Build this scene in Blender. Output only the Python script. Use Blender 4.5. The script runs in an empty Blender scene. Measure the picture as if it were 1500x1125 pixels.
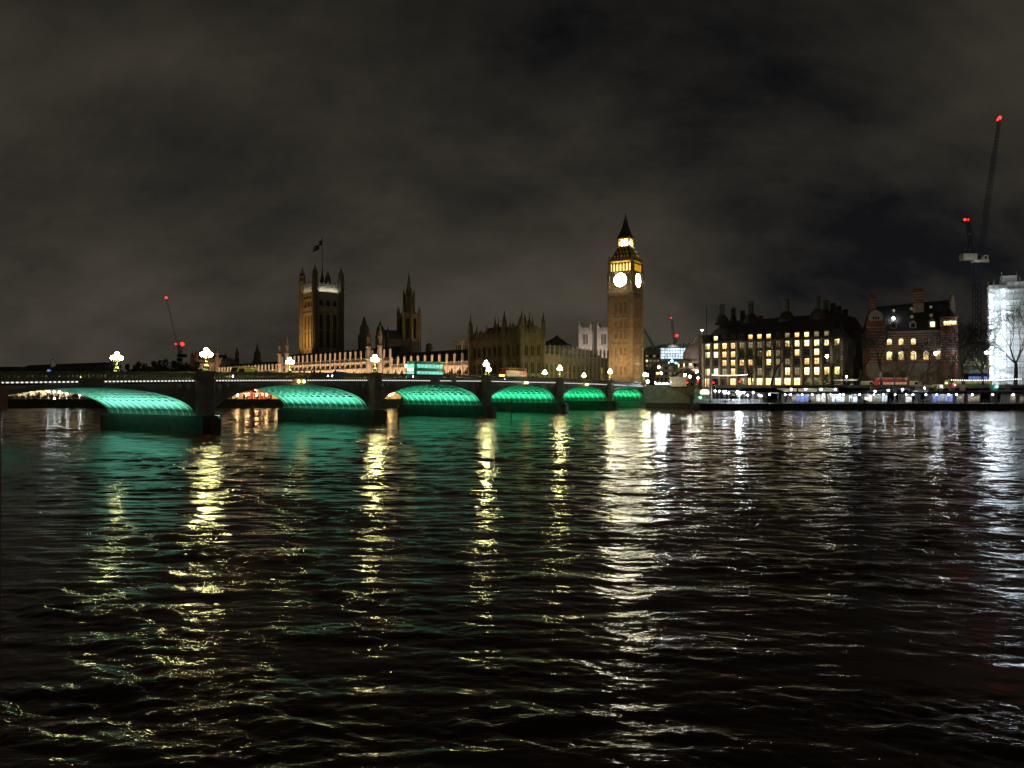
import bpy, bmesh, math, random
import numpy as np
from mathutils import Vector, Matrix
R = math.radians
SC = bpy.context.scene
COL = SC.collection
random.seed(7)
rng = np.random.default_rng(11)

# ------------------------------------------------------------------ camera, world, exposure
CH = 7.1                      # eye height above the water
F = 1083.0                    # focal length in photo pixels (1500 wide)
cam = bpy.data.cameras.new('camera'); cam.lens = 26.0; cam.sensor_width = 36.0
cam.clip_start = 0.1; cam.clip_end = 6000
co = bpy.data.objects.new('camera', cam); COL.objects.link(co)
co.location = (0, 0, CH); co.rotation_euler = (R(90.29), 0, 0)
SC.camera = co
SC.view_settings.view_transform = 'Standard'; SC.view_settings.look = 'None'
SC.view_settings.exposure = 0; SC.view_settings.gamma = 1
SC.cycles.use_denoising = True; SC.cycles.use_adaptive_sampling = False
SC.cycles.max_bounces = 5; SC.cycles.diffuse_bounces = 2; SC.cycles.glossy_bounces = 3
SC.cycles.caustics_reflective = False; SC.cycles.caustics_refractive = False
SC.cycles.sample_clamp_indirect = 4.0
SC.cycles.sample_clamp_direct = 0

W = bpy.data.worlds.new('World'); SC.world = W; W.use_nodes = True
nt = W.node_tree; nt.nodes.clear()
def N(t, **kw):
    n = nt.nodes.new(t)
    for k, v in kw.items(): setattr(n, k, v)
    return n
L_ = lambda a, b: nt.links.new(a, b)
out = N('ShaderNodeOutputWorld')
bg1 = N('ShaderNodeBackground'); bg2 = N('ShaderNodeBackground'); add = N('ShaderNodeAddShader')
sky = N('ShaderNodeTexSky', sky_type='NISHITA', sun_disc=False)
sky.sun_elevation = R(-9); sky.sun_rotation = R(40)
L_(sky.outputs[0], bg1.inputs[0]); bg1.inputs[1].default_value = 0.05
SKY1 = (5.75, 2.78, 0); SKY2 = (0.74, 8.46, 0)
# cloud deck lit from below by the city: direction projected on a flat layer overhead
tc = N('ShaderNodeTexCoord'); sep = N('ShaderNodeSeparateXYZ'); L_(tc.outputs['Generated'], sep.inputs[0])
mz = N('ShaderNodeMath', operation='MAXIMUM'); L_(sep.outputs['Z'], mz.inputs[0]); mz.inputs[1].default_value = 0.0
az = N('ShaderNodeMath', operation='ADD'); L_(mz.outputs[0], az.inputs[0]); az.inputs[1].default_value = 0.85
dx = N('ShaderNodeMath', operation='DIVIDE'); L_(sep.outputs['X'], dx.inputs[0]); L_(az.outputs[0], dx.inputs[1])
dy = N('ShaderNodeMath', operation='DIVIDE'); L_(sep.outputs['Y'], dy.inputs[0]); L_(az.outputs[0], dy.inputs[1])
cmb = N('ShaderNodeCombineXYZ'); L_(dx.outputs[0], cmb.inputs[0]); L_(dy.outputs[0], cmb.inputs[1])
mp = N('ShaderNodeMapping'); L_(cmb.outputs[0], mp.inputs[0])
mp.inputs['Rotation'].default_value = (0, 0, R(-48)); mp.inputs['Scale'].default_value = (0.6, 1.0, 1)
mp.inputs['Location'].default_value = SKY1
n1 = N('ShaderNodeTexNoise'); n1.inputs['Scale'].default_value = 2.1; n1.inputs['Detail'].default_value = 7
n1.inputs['Roughness'].default_value = 0.6; n1.inputs['Distortion'].default_value = 0.12
L_(mp.outputs[0], n1.inputs['Vector'])
mp2 = N('ShaderNodeMapping'); L_(cmb.outputs[0], mp2.inputs[0])
mp2.inputs['Rotation'].default_value = (0, 0, R(-52)); mp2.inputs['Scale'].default_value = (0.75, 1.35, 1); mp2.inputs['Location'].default_value = SKY2
n2 = N('ShaderNodeTexNoise'); n2.inputs['Scale'].default_value = 3.4; n2.inputs['Detail'].default_value = 8
n2.inputs['Roughness'].default_value = 0.58; n2.inputs['Distortion'].default_value = 0.2
L_(mp2.outputs[0], n2.inputs['Vector'])
mxn = N('ShaderNodeMix'); mxn.inputs['Factor'].default_value = 0.5
L_(n1.outputs['Fac'], mxn.inputs['A']); L_(n2.outputs['Fac'], mxn.inputs['B'])
r1 = N('ShaderNodeValToRGB'); L_(mxn.outputs['Result'], r1.inputs[0])
el = r1.color_ramp.elements
el[0].position = 0.385; el[0].color = (0.0062, 0.0064, 0.0078, 1)
el[1].position = 0.62; el[1].color = (0.060, 0.052, 0.039, 1)
e = el.new(0.5); e.color = (0.031, 0.0275, 0.0215, 1)
L_(r1.outputs[0], bg2.inputs[0])
fr_ = N('ShaderNodeMapRange'); L_(sep.outputs['Z'], fr_.inputs['Value'])      # city glow fades overhead
fr_.inputs['From Min'].default_value = 0.12; fr_.inputs['From Max'].default_value = 0.75
fr_.inputs['To Min'].default_value = 1.08; fr_.inputs['To Max'].default_value = 0.22
L_(fr_.outputs[0], bg2.inputs[1])
L_(bg1.outputs[0], add.inputs[0]); L_(bg2.outputs[0], add.inputs[1]); L_(add.outputs[0], out.inputs[0])

# ------------------------------------------------------------------ materials
MATS = {}
def M(name, col, rough=0.8, var=0.25, scale=0.5, metal=0.0, bump=0.0):
    if name in MATS: return MATS[name]
    m = bpy.data.materials.new(name); m.use_nodes = True
    t = m.node_tree; b = t.nodes['Principled BSDF']
    b.inputs['Roughness'].default_value = rough; b.inputs['Metallic'].default_value = metal
    tcn = t.nodes.new('ShaderNodeTexCoord')
    n = t.nodes.new('ShaderNodeTexNoise'); n.inputs['Scale'].default_value = scale; n.inputs['Detail'].default_value = 6
    n.inputs['Roughness'].default_value = 0.65
    t.links.new(tcn.outputs['Object'], n.inputs['Vector'])
    r = t.nodes.new('ShaderNodeValToRGB'); t.links.new(n.outputs['Fac'], r.inputs[0])
    r.color_ramp.elements[0].position = 0.3; r.color_ramp.elements[1].position = 0.7
    r.color_ramp.elements[0].color = (*[c * (1 - var) for c in col], 1)
    r.color_ramp.elements[1].color = (*[min(1, c * (1 + var)) for c in col], 1)
    t.links.new(r.outputs[0], b.inputs['Base Color'])
    if bump:
        bp = t.nodes.new('ShaderNodeBump'); bp.inputs['Strength'].default_value = bump; bp.inputs['Distance'].default_value = 0.1
        t.links.new(n.outputs['Fac'], bp.inputs['Height']); t.links.new(bp.outputs[0], b.inputs['Normal'])
    MATS[name] = m; return m
def EM(name, col, st, sample=True, var=0.0, scale=1.2, room=False):
    if name in MATS: return MATS[name]
    m = bpy.data.materials.new(name); m.use_nodes = True
    t = m.node_tree; b = t.nodes['Principled BSDF']
    b.inputs['Base Color'].default_value = (0.3, 0.3, 0.3, 1); b.inputs['Roughness'].default_value = 0.3
    b.inputs['Emission Color'].default_value = (*col, 1); b.inputs['Emission Strength'].default_value = st
    tcn = t.nodes.new('ShaderNodeTexCoord'); oi = t.nodes.new('ShaderNodeObjectInfo')
    n = t.nodes.new('ShaderNodeTexNoise'); n.noise_dimensions = '4D'; n.inputs['Scale'].default_value = scale
    t.links.new(tcn.outputs['Object'], n.inputs['Vector'])
    mu = t.nodes.new('ShaderNodeMath'); mu.operation = 'MULTIPLY'; mu.inputs[1].default_value = 40
    t.links.new(oi.outputs['Random'], mu.inputs[0]); t.links.new(mu.outputs[0], n.inputs['W'])
    mr = t.nodes.new('ShaderNodeMapRange'); mr.inputs['From Min'].default_value = 0.3; mr.inputs['From Max'].default_value = 0.7
    mr.inputs['To Min'].default_value = st * (1 - var); mr.inputs['To Max'].default_value = st * (1 + var)
    t.links.new(n.outputs['Fac'], mr.inputs['Value']); t.links.new(mr.outputs[0], b.inputs['Emission Strength'])
    if room:       # a lit room: pale ceiling lights over a warmer, cluttered lower half
        sp_ = t.nodes.new('ShaderNodeSeparateXYZ'); t.links.new(tcn.outputs['Generated'], sp_.inputs[0])
        rz_ = t.nodes.new('ShaderNodeValToRGB'); t.links.new(sp_.outputs['Z'], rz_.inputs[0])
        rz_.color_ramp.elements[0].position = .1; rz_.color_ramp.elements[0].color = (col[0]*.45, col[1]*.36, col[2]*.25, 1)
        rz_.color_ramp.elements[1].position = .85; rz_.color_ramp.elements[1].color = (1, .92*.5+col[1]*.5, .62*.5+col[2]*.5, 1)
        e_ = rz_.color_ramp.elements.new(.5); e_.color = (col[0]*.75, col[1]*.72, col[2]*.7, 1)
        t.links.new(rz_.outputs[0], b.inputs['Emission Color'])
    m.cycles.emission_sampling = 'AUTO' if sample else 'NONE'
    MATS[name] = m; return m

stone = M('stone', (.36, .29, .19), .85, .3, .45, bump=.4)
stone_unlit = M('stone_unlit', (.17, .13, .08), .88, .35, .5, bump=.4)  # palace stone in a darker copy, so the unlit pavilions stay dim
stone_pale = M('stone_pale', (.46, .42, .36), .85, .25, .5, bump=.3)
stone_dark = M('stone_dark', (.20, .17, .12), .85, .3, .5, bump=.3)
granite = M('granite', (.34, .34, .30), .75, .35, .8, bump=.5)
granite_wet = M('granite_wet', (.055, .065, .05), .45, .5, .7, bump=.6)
iron_green = M('iron_green', (.36, .39, .32), .55, .3, .9)
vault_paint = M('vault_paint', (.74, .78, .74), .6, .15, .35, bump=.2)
vault_mid = M('vault_mid', (.24, .28, .25), .65, .2, .5, bump=.2)  # low plates toned darker to offset the strong light near the springings
vault_panel = M('vault_panel', (.44, .48, .44), .65, .3, .5, bump=.2)  # toned lighter than the low plates to make up for weaker light above
lamp_iron = M('lamp_iron', (.22, .24, .15), .5, .3, 2)
slate = M('slate', (.035, .035, .038), .7, .35, .8, bump=.3)
roof_dark = M('roof_dark', (.028, .026, .024), .75, .35, .6)
leaf_pale = M('leaf_pale', (.5, .46, .34), .7, .3, 1.5)
castiron = M('castiron', (.09, .085, .075), .5, .3, .9)
gold = M('gold', (.75, .52, .12), .35, .2, 1, metal=.7)
dark = M('dark', (.025, .024, .022), .8, .3, 1)
glass_dark = M('glass_dark', (.02, .022, .025), .12, .2, 1)
asphalt = M('asphalt', (.05, .05, .052), .85, .3, .5)
paving = M('paving', (.18, .17, .15), .85, .3, .6)
brick = M('brick', (.22, .065, .04), .85, .3, 1.2, bump=.3)
bronze_facade = M('bronze_facade', (.055, .045, .035), .5, .35, .7)
sandstone = M('sandstone', (.34, .28, .2), .8, .25, .6)
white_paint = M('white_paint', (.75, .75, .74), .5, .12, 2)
sheeting = M('sheeting', (.72, .76, .76), .7, .22, .35, bump=.5)
steel = M('steel', (.32, .33, .34), .4, .25, 2, metal=.6)
crane_blue = M('crane_blue', (.03, .04, .11), .5, .3, 1)
red_paint = M('red_paint', (.5, .02, .02), .35, .15, 1)
green_paint = M('green_paint', (.12, .5, .06), .4, .15, 1)
teal_paint = M('teal_paint', (.1, .62, .5), .35, .15, 1)
yellow_paint = M('yellow_paint', (.6, .62, .1), .4, .15, 1)
black_paint = M('black_paint', (.015, .015, .017), .3, .3, 1)
silver_paint = M('silver_paint', (.4, .4, .42), .35, .2, 1)
rubber = M('rubber', (.015, .015, .015), .9, .2, 2)
timber = M('timber', (.12, .09, .055), .85, .4, 2, bump=.4)
bark = M('bark', (.06, .048, .034), .9, .35, 2)
leaf = M('leaf', (.09, .10, .025), .7, .4, 1.5)
leaf_dark = M('leaf_dark', (.035, .045, .02), .8, .4, 1.5)
bronze = M('bronze', (.03, .028, .022), .45, .3, 1.5, metal=.5)
cloth = M('cloth', (.03, .03, .035), .9, .4, 3)
canvas_red = M('canvas_red', (.5, .10, .06), .8, .2, .8)
canvas_cream = M('canvas_cream', (.7, .6, .42), .8, .15, .8)
soil = M('soil', (.07, .06, .04), .95, .4, .2)

globe_m = EM('lamp_globe', (1, .91, .36), 220)
globe_far = EM('lamp_globe_white', (1, .95, .78), 150)
white_lamp = EM('white_lamp', (.86, .93, 1), 200)
pier_lamp = EM('pier_lamp', (.9, .96, 1), 45)
head_m = EM('headlight_glow', (.86, .93, 1), 2000)
work_m = EM('work_lamp', (.84, .93, 1), 75)
red_glow = EM('red_glow', (1, .012, .01), 9)
red_soft = EM('red_soft', (1, .05, .03), 9)
green_glow = EM('green_glow', (.05, 1, .25), 45)
amber_glow = EM('amber_glow', (1, .6, .15), 14)
led_m = EM('led', (1, .97, .88), 1.1, False)
clock_m = EM('clock_dial', (1, .93, .66), 75)
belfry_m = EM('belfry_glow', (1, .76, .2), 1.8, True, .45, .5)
lantern_m = EM('lantern_glow', (1, .9, .5), 3.0, True)
win_warm = EM('window_warm', (1, .74, .28), 2.5, True, .55, .8, True)
win_orange = EM('window_orange', (1, .6, .17), 1.8, True, .55, .8, True)
win_white = EM('window_white', (1, .88, .5), 3.6, True, .4, .8, True)
win_dim = EM('window_dim', (1, .8, .42), .26, False, .95, 1.6, True)
win_cool = EM('window_cool', (.72, .9, 1), 1.2, True, .7, .35)
win_teal = EM('window_teal', (.25, 1, .8), .8, True, .4, .8)
screen_blue = EM('screen_blue', (.16, .3, 1), .5, True, .6, .6)
kiosk_glow = EM('kiosk_glow', (1, .95, .82), .8, True, .6, .9)

# ------------------------------------------------------------------ helpers
def at(px, py, Y):            # photo measurement at a known distance -> world point
    return Vector(((px - 750) / F * Y, Y, CH + (568 - py) / F * Y))
class MB:
    def __init__(s): s.v = []; s.f = []; s.T = None
    def add(s, vs, fs):
        o = len(s.v)
        if s.T is not None: vs = [s.T @ Vector(p) for p in vs]
        s.v += [tuple(p) for p in vs]; s.f += [tuple(o + i for i in f) for f in fs]
    def box(s, x0, x1, y0, y1, z0, z1):
        s.add([(x0,y0,z0),(x1,y0,z0),(x1,y1,z0),(x0,y1,z0),(x0,y0,z1),(x1,y0,z1),(x1,y1,z1),(x0,y1,z1)],
              [(0,3,2,1),(4,5,6,7),(0,1,5,4),(1,2,6,5),(2,3,7,6),(3,0,4,7)])
    def lathe(s, prof, n=12, c=(0,0,0), rot=0.0, cap=True):
        vs, fs = [], []
        for (r, z) in prof:
            for k in range(n):
                a = rot + 2*math.pi*k/n; vs.append((c[0]+r*math.cos(a), c[1]+r*math.sin(a), c[2]+z))
        for i in range(len(prof)-1):
            for k in range(n):
                k2 = (k+1) % n; fs.append((i*n+k, i*n+k2, (i+1)*n+k2, (i+1)*n+k))
        if cap:
            fs.append(tuple(range(n-1, -1, -1))); fs.append(tuple((len(prof)-1)*n+k for k in range(n)))
        s.add(vs, fs)
    def sq(s, prof, c=(0,0,0)):       # square-plan lathe, half widths
        s.lathe([(h*math.sqrt(2), z) for h, z in prof], 4, c, math.pi/4)
    def tube(s, p0, p1, r0, r1=None, n=5):
        p0 = Vector(p0); p1 = Vector(p1); r1 = r0 if r1 is None else r1
        d = p1-p0
        if d.length < 1e-6: return
        q = d.to_track_quat('Z', 'Y'); vs = []
        for p, r in ((p0, r0), (p1, r1)):
            for k in range(n):
                a = 2*math.pi*k/n; vs.append(p + q @ Vector((r*math.cos(a), r*math.sin(a), 0)))
        fs = [(k, (k+1) % n, n+(k+1) % n, n+k) for k in range(n)] + [tuple(range(n-1,-1,-1)), tuple(range(n, 2*n))]
        s.add(vs, fs)
    def ball(s, c, r, seg=10, rings=6, sz=1.0):
        s.lathe([(max(.001, r*math.sin(math.pi*i/rings)), -r*sz*math.cos(math.pi*i/rings)) for i in range(rings+1)], seg, c)
    def prism(s, poly, y0, y1):       # polygon in x,z extruded along y
        n = len(poly)
        s.add([(x,y0,z) for x,z in poly] + [(x,y1,z) for x,z in poly],
              [tuple(range(n)), tuple(range(2*n-1, n-1, -1))] + [(i, n+i, n+(i+1) % n, (i+1) % n) for i in range(n)])
    def plan(s, poly, z0, z1):        # polygon in x,y extruded up
        n = len(poly)
        s.add([(x,y,z0) for x,y in poly] + [(x,y,z1) for x,y in poly],
              [tuple(range(n-1,-1,-1)), tuple(range(n, 2*n))] + [(i, (i+1) % n, n+(i+1) % n, n+i) for i in range(n)])
    def wall(s, w, z0, z1, ops, depth=.4, x0=0.0, y=0.0, point=0.0):   # front wall facing -y with window openings
        xs = sorted(set([x0, x0+w] + [o[0] for o in ops] + [o[1] for o in ops]))
        zs = sorted(set([z0, z1] + [o[2] for o in ops] + [o[3] for o in ops]))
        for i in range(len(xs)-1):
            for j in range(len(zs)-1):
                cx = (xs[i]+xs[i+1])/2; cz = (zs[j]+zs[j+1])/2
                if any(o[0] < cx < o[1] and o[2] < cz < o[3] for o in ops): continue
                s.add([(xs[i],y,zs[j]),(xs[i+1],y,zs[j]),(xs[i+1],y,zs[j+1]),(xs[i],y,zs[j+1])], [(0,1,2,3)])
        for (a,b,c,d) in ops:
            s.add([(a,y,c),(b,y,c),(b,y,d),(a,y,d),(a,y+depth,c),(b,y+depth,c),(b,y+depth,d),(a,y+depth,d)],
                  [(0,4,5,1),(1,5,6,2),(2,6,7,3),(3,7,4,0)])
            if point:
                h = min(d-c, (b-a)*point); m = (a+b)/2
                for q in ((a, m), (b, m)):
                    s.prism([(q[0], d-h), (q[0], d), (q[1], d), ((q[0]*.55+q[1]*.45), d-h*.42)], y+.03, y+depth-.03)
    def build(s, name, mat, parent=None, smooth=False, flip=False):
        me = bpy.data.meshes.new(name); me.from_pydata(s.v, [], s.f); me.validate()
        b = bmesh.new(); b.from_mesh(me); bmesh.ops.recalc_face_normals(b, faces=b.faces); b.to_mesh(me); b.free()
        me.materials.append(mat)
        if smooth:
            me.polygons.foreach_set('use_smooth', [True]*len(me.polygons))
        o = bpy.data.objects.new(name, me); COL.objects.link(o)
        if parent: o.parent = parent
        return o
def tag(o, label, cat, group=None):
    o['label'] = label; o['category'] = cat
    if group: o['group'] = group
    return o
def thing(name, label, cat, loc=(0,0,0), rz=0.0, group=None):
    o = bpy.data.objects.new(name, None); COL.objects.link(o)
    o.location = loc; o.rotation_euler = (0,0,rz); o.empty_display_size = .5
    return tag(o, label, cat, group)
def copy_obj(o, parent, loc=None, rz=None):
    c = o.copy(); COL.objects.link(c); c.parent = parent
    if loc is not None: c.location = loc
    if rz is not None: c.rotation_euler = (0,0,rz)
    return c
KIDS = {}
def kids(o): return [c for c in COL.objects if c.parent is o]
def copy_tree(o, parent=None):
    c = o.copy(); COL.objects.link(c); c.parent = parent
    for k in o.children: copy_tree(k, c)
    return c
def dup(root, loc, rz, label, group=None):
    c = copy_tree(root); c.location = loc; c.rotation_euler = (0,0,rz); c['label'] = label
    if group: c['group'] = group
    return c
def structure(o): o['kind'] = 'structure'; return o
def area(name, loc, aim, sx, sy, power, col, parent=None, spread=180):
    l = bpy.data.lights.new(name, 'AREA'); l.shape = 'RECTANGLE'; l.size = sx; l.size_y = sy; l.energy = power; l.color = col
    l.spread = R(spread)
    o = bpy.data.objects.new(name, l); COL.objects.link(o)
    o.location = loc; d = Vector(aim) - Vector(loc)
    z = -d.normalized(); x = Vector((1,0,0)) if abs(z.z) > .999 else Vector((0,0,1)).cross(z).normalized()
    yv = z.cross(x)
    o.rotation_euler = Matrix((x, yv, z)).transposed().to_euler()
    if parent: o.parent = parent
    return o
def spot(name, loc, aim, power, col, ang=60, parent=None, r=.4, blend=.6):
    l = bpy.data.lights.new(name, 'SPOT'); l.energy = power; l.color = col; l.spot_size = R(ang); l.spot_blend = blend; l.shadow_soft_size = r
    o = bpy.data.objects.new(name, l); COL.objects.link(o); o.location = loc
    o.rotation_euler = (Vector(aim)-Vector(loc)).to_track_quat('-Z','Y').to_euler()
    if parent: o.parent = parent
    return o
def rot_of(v): return math.atan2(v[1], v[0])
def skin(name, nodes, edges, mat, parent=None, lv=1):
    me = bpy.data.meshes.new(name); me.from_pydata([n[0] for n in nodes], edges, [])
    o = bpy.data.objects.new(name, me); COL.objects.link(o)
    sm = o.modifiers.new('skin', 'SKIN')
    for i, n in enumerate(nodes):
        r = n[1]; me.skin_vertices[0].data[i].radius = (r, r) if not isinstance(r, tuple) else r
    me.skin_vertices[0].data[0].use_root = True
    ss = o.modifiers.new('sub', 'SUBSURF'); ss.levels = lv; ss.render_levels = lv
    dg = bpy.context.evaluated_depsgraph_get(); dg.update()
    m2 = bpy.data.meshes.new_from_object(o.evaluated_get(dg)); m2.name = name
    o.modifiers.clear(); o.data = m2; m2.materials.clear(); m2.materials.append(mat)
    m2.polygons.foreach_set('use_smooth', [True]*len(m2.polygons))
    if parent: o.parent = parent
    return o
def pane_mesh(name, w, h, mat):
    m = MB(); m.box(-w/2, w/2, 0, .05, 0, h)
    o = m.build(name, mat); me = o.data; bpy.data.objects.remove(o); return me
_pm = {}
def pane(parent, x, y, z, w, h, mat, name='window'):
    k = (name, round(w,2), round(h,2), mat.name)
    if k not in _pm: _pm[k] = pane_mesh(name, w, h, mat)
    o = bpy.data.objects.new(name, _pm[k]); COL.objects.link(o); o.parent = parent; o.location = (x, y, z); return o
def pinnacle(mb, x, y, z, w, h):
    mb.sq([(w, 0), (w, h*.38), (w*1.25, h*.4), (w*.9, h*.44), (.05, h)], (x, y, z))
def turret(mb, x, y, z0, z1, r, htop):    # octagonal turret with ogee cap
    mb.lathe([(r, 0), (r, z1-z0), (r*1.18, z1-z0+.2), (r*1.18, z1-z0+.8), (r*.95, z1-z0+.9), (r*.9, z1-z0+htop*.35),
              (r*1.1, z1-z0+htop*.37), (r*.95, z1-z0+htop*.42), (r*.62, z1-z0+htop*.58), (r*.22, z1-z0+htop*.75), (.06, z1-z0+htop)], 8, (x, y, z0), math.pi/8)

exec_sections = True
# ------------------------------------------------------------------ water
def build_water():
    nr, na = 1500, 640
    r = 8.5*np.exp(np.linspace(0, math.log(620/8.5), nr))
    a = np.linspace(R(-50), R(50), na)
    RR, AA = np.meshgrid(r, a, indexing='ij')
    X = RR*np.sin(AA); Y = RR*np.cos(AA); Z = np.zeros_like(X); DX = np.zeros_like(X); DY = np.zeros_like(X)
    cell = RR*(math.log(620/8.5)/nr)
    # patches of livelier and calmer water
    patch = np.ones_like(X)
    for k in range(14):
        lam = rng.uniform(9, 45); th = rng.uniform(0, math.pi*2); ph = rng.uniform(0, 7)
        patch += .085*np.sin(2*math.pi/lam*(X*math.cos(th)*.6+Y*math.sin(th))+ph)
    gust = np.zeros_like(X)
    for k in range(18):
        lam = rng.uniform(2.6, 10); th = R(90)+rng.normal(0, R(32)); ph = rng.uniform(0, 7)
        gust += .2*np.sin(2*math.pi/lam*(X*math.cos(th)*.8+Y*math.sin(th))+ph)
    patch = np.clip(patch*np.exp(gust*.7), .22, 2.2)
    for k in range(120):
        lam = 0.28*(5.5/0.28)**((k+rng.uniform(0,1))/120)
        th = R(-96) + rng.normal(0, R(27)); ph = rng.uniform(0, 2*math.pi); kk = 2*math.pi/lam
        slope = 0.0146*(1.0 if lam < 1.3 else (1.3/lam)**.95)
        amp = slope/kk*math.sqrt(2)
        wgt = np.clip((lam/cell-2.5)/3.0, 0, 1)
        arg = kk*(X*math.cos(th)+Y*math.sin(th))+ph
        s = np.sin(arg); c = np.cos(arg)
        A = amp*wgt*(patch if lam < 2.2 else (.5+.5*patch if lam < 4 else 1))
        Z += A*s; DX -= .85*A*c*math.cos(th); DY -= .85*A*c*math.sin(th)
    V = np.stack([X+DX, Y+DY, Z], -1).reshape(-1, 3)
    i = np.arange((nr-1)*(na-1)); ri = i//(na-1); ci = i % (na-1)
    q = np.stack([ri*na+ci, (ri+1)*na+ci, (ri+1)*na+ci+1, ri*na+ci+1], -1)
    me = bpy.data.meshes.new('water')
    me.vertices.add(len(V)); me.vertices.foreach_set('co', V.astype(np.float32).ravel())
    me.loops.add(q.size); me.loops.foreach_set('vertex_index', q[:, ::-1].astype(np.int32).ravel())
    me.polygons.add(len(q)); me.polygons.foreach_set('loop_start', np.arange(0, q.size, 4, dtype=np.int32))
    me.polygons.foreach_set('use_smooth', np.ones(len(q), dtype=bool))
    me.update(); me.validate()
    un = np.clip(1-(1.3/cell-2.5)/3.0, 0, 1)                  # share of the ripples the mesh is too coarse to carry
    at_ = me.attributes.new('fine_ripple', 'FLOAT', 'POINT'); at_.data.foreach_set('value', (un*patch).astype(np.float32).ravel())
    at2 = me.attributes.new('chop', 'FLOAT', 'POINT'); at2.data.foreach_set('value', patch.astype(np.float32).ravel())
    m = bpy.data.materials.new('river_water'); m.use_nodes = True
    t = m.node_tree; b = t.nodes['Principled BSDF']
    b.inputs['Base Color'].default_value = (.085, .04, .015, 1); b.inputs['Roughness'].default_value = .078
    b.inputs['IOR'].default_value = 1.333
    g = t.nodes.new('ShaderNodeTexCoord')
    mpn = t.nodes.new('ShaderNodeMapping'); mpn.inputs['Scale'].default_value = (.36, 1, 1); mpn.inputs['Rotation'].default_value = (0,0,R(9))
    t.links.new(g.outputs['Object'], mpn.inputs[0])
    n1 = t.nodes.new('ShaderNodeTexNoise'); n1.inputs['Scale'].default_value = 7.0; n1.inputs['Detail'].default_value = 3
    n1.inputs['Roughness'].default_value = .55; n1.inputs['Distortion'].default_value = .4
    t.links.new(mpn.outputs[0], n1.inputs['Vector'])
    bp = t.nodes.new('ShaderNodeBump'); bp.inputs['Strength'].default_value = 1.0; bp.inputs['Distance'].default_value = .023
    n2 = t.nodes.new('ShaderNodeTexNoise'); n2.inputs['Scale'].default_value = 1.5; n2.inputs['Detail'].default_value = 3; n2.inputs['Roughness'].default_value = .6
    mp3 = t.nodes.new('ShaderNodeMapping'); mp3.inputs['Scale'].default_value = (.55, 1, 1); mp3.inputs['Rotation'].default_value = (0,0,R(-6))
    t.links.new(g.outputs['Object'], mp3.inputs[0]); t.links.new(mp3.outputs[0], n2.inputs['Vector'])
    atn = t.nodes.new('ShaderNodeAttribute'); atn.attribute_name = 'fine_ripple'
    mu = t.nodes.new('ShaderNodeMath'); mu.operation = 'MULTIPLY'; t.links.new(n2.outputs['Fac'], mu.inputs[0]); t.links.new(atn.outputs['Fac'], mu.inputs[1])
    bp2 = t.nodes.new('ShaderNodeBump'); bp2.inputs['Strength'].default_value = 1.0; bp2.inputs['Distance'].default_value = .16
    t.links.new(mu.outputs[0], bp2.inputs['Height']); t.links.new(bp2.outputs[0], bp.inputs['Normal'])
    at3 = t.nodes.new('ShaderNodeAttribute'); at3.attribute_name = 'chop'
    mu3 = t.nodes.new('ShaderNodeMath'); mu3.operation = 'MULTIPLY'; t.links.new(n1.outputs['Fac'], mu3.inputs[0]); t.links.new(at3.outputs['Fac'], mu3.inputs[1])
    t.links.new(mu3.outputs[0], bp.inputs['Height']); t.links.new(bp.outputs[0], b.inputs['Normal'])
    me.materials.append(m)
    o = bpy.data.objects.new('water', me); COL.objects.link(o); structure(o)
build_water()

# ------------------------------------------------------------------ land
def land(name, poly, z0, z1, mat):
    m = MB(); m.plan(poly, z0, z1); return structure(m.build(name, mat))
land('terrace_ground', [(-700,268.2),(5,268.2),(27,285.5),(27,1500),(-1500,1500)], -3, 2.9, paving)
land('embankment_ground', [(27.01,297),(52,274),(73,264.2),(420,264.2),(900,1500),(27.01,1500)], -3, 7.0, paving)
land('bridge_approach', [(29,291),(50,272.6),(66,278),(90,420),(50,420)], 6.5, 7.95, asphalt)
land('embankment_road', [(70,268),(420,268),(420,276),(70,276)], 6.9, 7.05, asphalt)

# ------------------------------------------------------------------ bridge
BO = Vector((48.2, 271, 0)); BD = Vector((-.529, -.849, 0)).normalized(); BN = Vector((.849, -.529, 0)).normalized()
BROT = rot_of(BD)
def bw(s, y, z): return BO + BD*s + BN*y + Vector((0,0,z))   # y > 0: towards the viewer's side
PIERS = [0, 30.5, 65.7, 104, 144, 182.5, 217.7, 248.2]
WID = 24.0
def zpar(s): return 10.1 - 1.1*((s-110)/108)**2
bridge = thing('bridge', 'long low arched road bridge with green lit vaults crossing the river', 'bridge', BO, BROT)
def strip(mb, s0, s1, y0, y1, off0, off1, n=8):
    for i in range(n):
        a = s0+(s1-s0)*i/n; b = s0+(s1-s0)*(i+1)/n
        mb.add([(a,y0,zpar(a)+off0),(b,y0,zpar(b)+off0),(b,y1,zpar(b)+off0),(a,y1,zpar(a)+off0),
                (a,y0,zpar(a)+off1),(b,y0,zpar(b)+off1),(b,y1,zpar(b)+off1),(a,y1,zpar(a)+off1)],
               [(0,3,2,1),(4,5,6,7),(0,1,5,4),(2,3,7,6)] + ([(3,0,4,7)] if i == 0 else []) + ([(1,2,6,5)] if i == n-1 else []))
SPRING = 2.75
LEDS = []
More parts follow.
